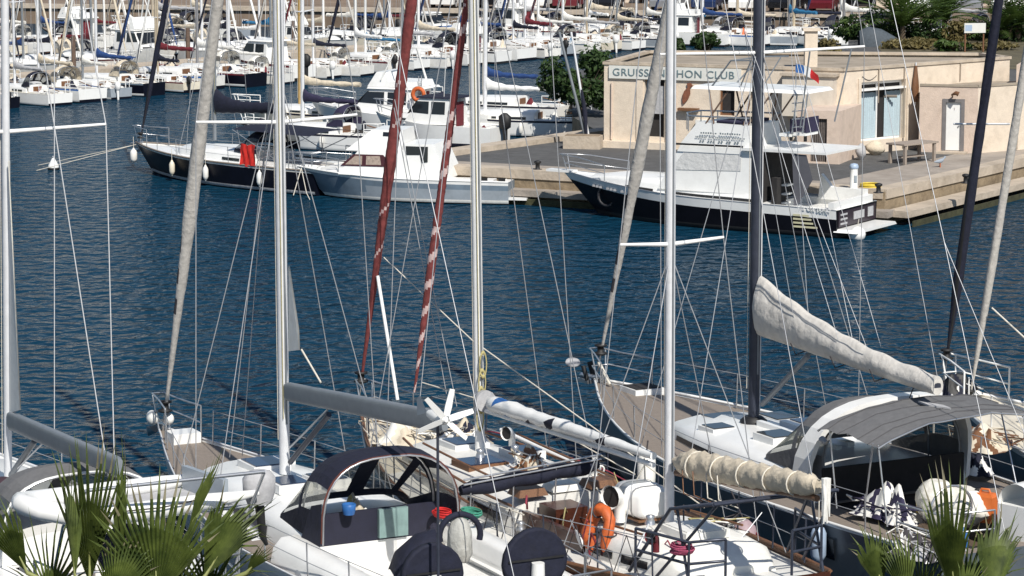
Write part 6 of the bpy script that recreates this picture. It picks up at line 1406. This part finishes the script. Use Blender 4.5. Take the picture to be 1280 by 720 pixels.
def row(n,u0,du,off,toward,rowname,group,seq,clip):
    hd=-Ad if toward>0 else Ad;k=0
    for i in range(n):
        u=u0+du*i+RF.uniform(-.25,.25);p=rowpt(u,off+RF.uniform(-.3,.5))
        if clip(p): continue
        kind=seq[i%len(seq)];hn,hm=RF.choice(hulls);cn,cm=covers[(i*4+int(off))%len(covers)];fn,fm=RF.choice(furls)
        if kind in 'CE': hn,hm=('white',gel) if hn=='navy' else (hn,hm)
        if kind in 'CE': lb=f"{hn} {'cabin motor boat with black outboard' if kind=='C' else 'flybridge motor boat'}, {ORD[k]} from left, {rowname}"
        else: lb=f"{hn} {dict(A='cruising',B='small',D='large',F='little')[kind]} sloop with {cn} boom cover, {ORD[k]} from left, {rowname}"
        put(kind,p,hd,lb,group,hm,cm,fm,RF.choice([navyc,ltgreyc,gelw,offwhitec,beigec,navyc]),RF.uniform(.74,1.04));k+=1
def inside(p):
    x,y=p.x,p.y
    return x>18.2 or (x>1.5 and y<153) or abs(x)>y*.185+3
row(30,-10,2.35,-1.3,1,'front row of far marina','boats in the front row of the far marina','BCFADBAFBADCBAFDBAEDBFABDA',inside)
row(28,-16,2.3,18,-1,'second row of far marina','boats in the second row of the far marina','ADBEAFDABCDABDAEBD',lambda p:inside(p) or p.y>201-.2*(p.x+10))
row(26,-22,2.4,25,1,'third row of far marina','boats in the third row of the far marina','DAEDBADAD',lambda p:inside(p) or p.y>205-.2*(p.x+40))
# boats lying stern-out before the far quay on the right
k=0
for px in(652,690,735,778,826,868,912,958,1000,1042,1088,1120,1152,1190,1222,1262):
    w=P_y(px,0,(188-.2*((px-640)/19) if px<1050 else 186)+RF.uniform(-1.5,1.5));hn,hm=RF.choice(hulls[:7]);cn,cm=covers[(k*5+1)%len(covers)];fn,fm=RF.choice(furls)
    kind='AEDBDAEDABDADBDA'[k]
    lb=(f'{hn} flybridge motor boat' if kind=='E' else f'{hn} sloop with {cn} boom cover')+f', {ORD[k]} from the left along the far quay'
    put(kind,w,Vector((-.75,.66)) if k%2 else Vector((-.9,.43)),lb,'boats moored along the far quay',hm,cm,fm,navyc,RF.uniform(.9,1.05));k+=1
# floating pontoons
def pontoon(u0,u1,off,w_,label):
    a=rowpt(u0,off);c=rowpt(u1,off);d=c-a;t=empty('floating_pontoon',((a.x+c.x)/2,(a.y+c.y)/2,0),math.atan2(d.y,d.x),label,'pontoon');l=d.length/2
    M().box(-l,l,-w_/2,w_/2,-.3,.45).build('deck',[concretel],t)
    m=M()
    n=int(l*2/9)
    for i in range(n):
        x=-l+9*(i+.5);M().tube([(x,w_/2+.12,-2),(x,w_/2+.12,2.2)],.13,8).build('pile',[mat('pile_steel',(.12,.08,.06),.8,0,.3,6)],t)
pontoon(-12,34,10.6,1.8,'long floating pontoon between the front and second rows of the far marina');row(22,-30,2.4,43,-1,'fourth row of far marina','boats in the fourth row of the far marina','ADBDAEDAB',lambda p:inside(p) or p.y>206-.2*(p.x+40))
pontoon(-30,20,34.5,1.8,'floating pontoon at the head of the third row of the far marina')
# mooring buoy in the channel
w=P_z(67,212,0);t=empty('mooring_buoy',w,0,'white conical mooring buoy with a dark rim floating alone at the left','buoy')
M().lathe([(.21,.08),(.22,.12),(.20,.18),(.07,.42),(.05,.46)],16).build('cone',[gel],t);M().lathe([(.15,-.2),(.235,-.05),(.235,.08)],16).build('dark_float',[black],t);ring((0,0,.5),.05,.015,12,5,'x').build('eye',[steel],t)
w=P_z(1117,274,0);o=M().ell((0,0,.03),(.2,.09,.08)).build('float',[gel],None,w);tag(o,'small white float drifting by the quay corner right of the swim platform','float')
# ---------------------------------------------------------------- fan palms in front
frond1=leaf_mat('fan_palm_leaf',(.032,.060,.012),(.125,.165,.036),6.);frond2=leaf_mat('fan_palm_tip',(.13,.12,.06),(.22,.20,.12),5.)
petm=mat('palm_petiole',(.22,.24,.08),.6,0,.2,8)
def fan(root,o,px0,py0,px1,py1,Y,dy,sp,yaw,fold=.25,nseg=26,droop=.12,seed=0,split=.62,start=None):
    r=random.Random(seed);a=P_y(px0,py0,Y);t=P_y(px1,py1,Y+dy);d=(t-a);L=d.length;d.normalize()
    side=d.cross(Vector((0,-1,0))).normalized();side.rotate(Matrix.Rotation(yaw,3,d));nrm=side.cross(d).normalized()
    if nrm.y>0:nrm=-nrm
    m=M();sp=math.radians(sp)
    def pt(ph,rad,lift): 
        c,s_=math.cos(ph),math.sin(ph);v=d*c+side*s_
        return a-Vector(o)+v*rad+nrm*(lift-fold*L*(abs(s_)**1.5)*(rad/L)*1.0)
    for k in range(nseg):
        p0=-sp+2*sp*k/nseg;p1=-sp+2*sp*(k+1)/nseg;pm=(p0+p1)/2
        Ls=L*(1-.28*abs(pm/sp)**2)*r.uniform(.93,1.05);Lj=L*split*(1-.2*abs(pm/sp))
        pl=.018*L
        r0=.02*L;b0=pt(p0,r0,0);b1=pt(p1,r0,0);j0=pt(p0,Lj,-pl);j1=pt(p1,Lj,-pl);jm=pt(pm,Lj,pl);bm=pt(pm,r0,pl*.2)
        m.add([b0,j0,jm,bm],[(0,1,2,3)],0,True);m.add([bm,jm,j1,b1],[(0,1,2,3)],0,True)
        wv=(j1-j0)*.5;dr=r.uniform(.2,1.6)*droop*L
        pms=pm+r.uniform(-.03,.03);mid=pt(pms,(Lj+Ls)/2,pl);mid+=Vector((0,0,-dr*.25));tip=pt(pms,Ls,0)+Vector((0,0,-dr))
        q0=mid-wv*.62;q1=mid+wv*.62
        m.add([j0,q0,mid,jm],[(0,1,2,3)],0,True);m.add([jm,mid,q1,j1],[(0,1,2,3)],0,True);tm_=1 if r.random()<.3 else 0;m.add([q0,tip,mid],[(0,1,2)],tm_,True);m.add([mid,tip,q1],[(0,1,2)],tm_,True)
    lf=m.build('leaf',[frond1,frond2],root)
    st=Vector(start)-Vector(o) if start else Vector((0,0,0));e_=a-Vector(o)
    M().tube([st,(st+e_)/2+Vector((0,0,.08)),e_,e_+d*L*.2],[.035,.028,.02,.006],6).build('petiole',[petm],lf)
def palm(px,pyc,Y,label,leaves,seed):
    c=P_y(px,pyc,Y);t=empty('fan_palm',(c.x,c.y,1.1),0,label,'palm tree','fan palms in the foreground');o=(c.x,c.y,1.1)
    m=M();hh=c.z-1.1;m.tube([(0,0,0),(.03,0,hh*.5),(0,0,hh)],[.26,.17,.15],12);m.build('trunk',[bark],t)
    for k,l in enumerate(leaves): fan(t,o,*l[:11],seed=seed+k,start=(c.x,c.y,c.z),split=l[11] if len(l)>11 else .52)
palm(165,800,24,'fan palm with upright bright fronds before the white sloop',[
 (112,730,110,528,24.1,.10,20,.30,.2,15,.02),(152,730,150,532,24.35,.15,6,1.0,.5,7,.03),(94,726,84,572,23.9,.2,13,-.9,.5,11,.06),
 (234,670,278,550,24.2,.1,9,.9,.4,9,.04),(196,748,190,578,23.7,.5,44,.1,.25,22,.05),(255,722,338,588,24.3,.3,32,.7,.4,18,.25),
 (34,716,-16,612,23.9,.1,22,.5,.4,14,.1),(308,716,342,678,23.9,-.1,22,.4,.4,12,.1),(140,748,168,660,23.6,.4,40,-.3,.3,20,.08),(262,748,306,612,24.5,.6,60,.3,.3,20,.3,.22),(60,748,66,618,24.5,.5,50,-.3,.3,16,.15,.25),(215,752,224,608,24.6,.5,70,.1,.3,24,.2,.25)],60)
palm(1165,810,23,'fan palm before the charcoal yacht, one dark frond upright',[
 (1193,752,1182,566,22.9,.5,17,.2,.3,13,.06),(1102,738,1086,640,23.1,.15,30,.6,.3,15,.15),(1134,750,1112,648,22.9,.3,24,-.5,.3,13,.12),
 (1236,750,1274,622,23.2,.5,34,.7,.45,17,.2),(1206,752,1228,690,22.6,.3,30,.2,.3,14,.1),(1205,750,1270,612,23.4,.6,62,.3,.3,24,.35,.2),(1150,746,1128,640,23.5,.6,55,-.3,.3,20,.25,.22)],90)
# cycles settings
S.render.engine='CYCLES'
try:
    S.cycles.max_bounces=6;S.cycles.transparent_max_bounces=12;S.cycles.caustics_reflective=False;S.cycles.caustics_refractive=False;S.cycles.sample_clamp_indirect=4
except Exception: pass
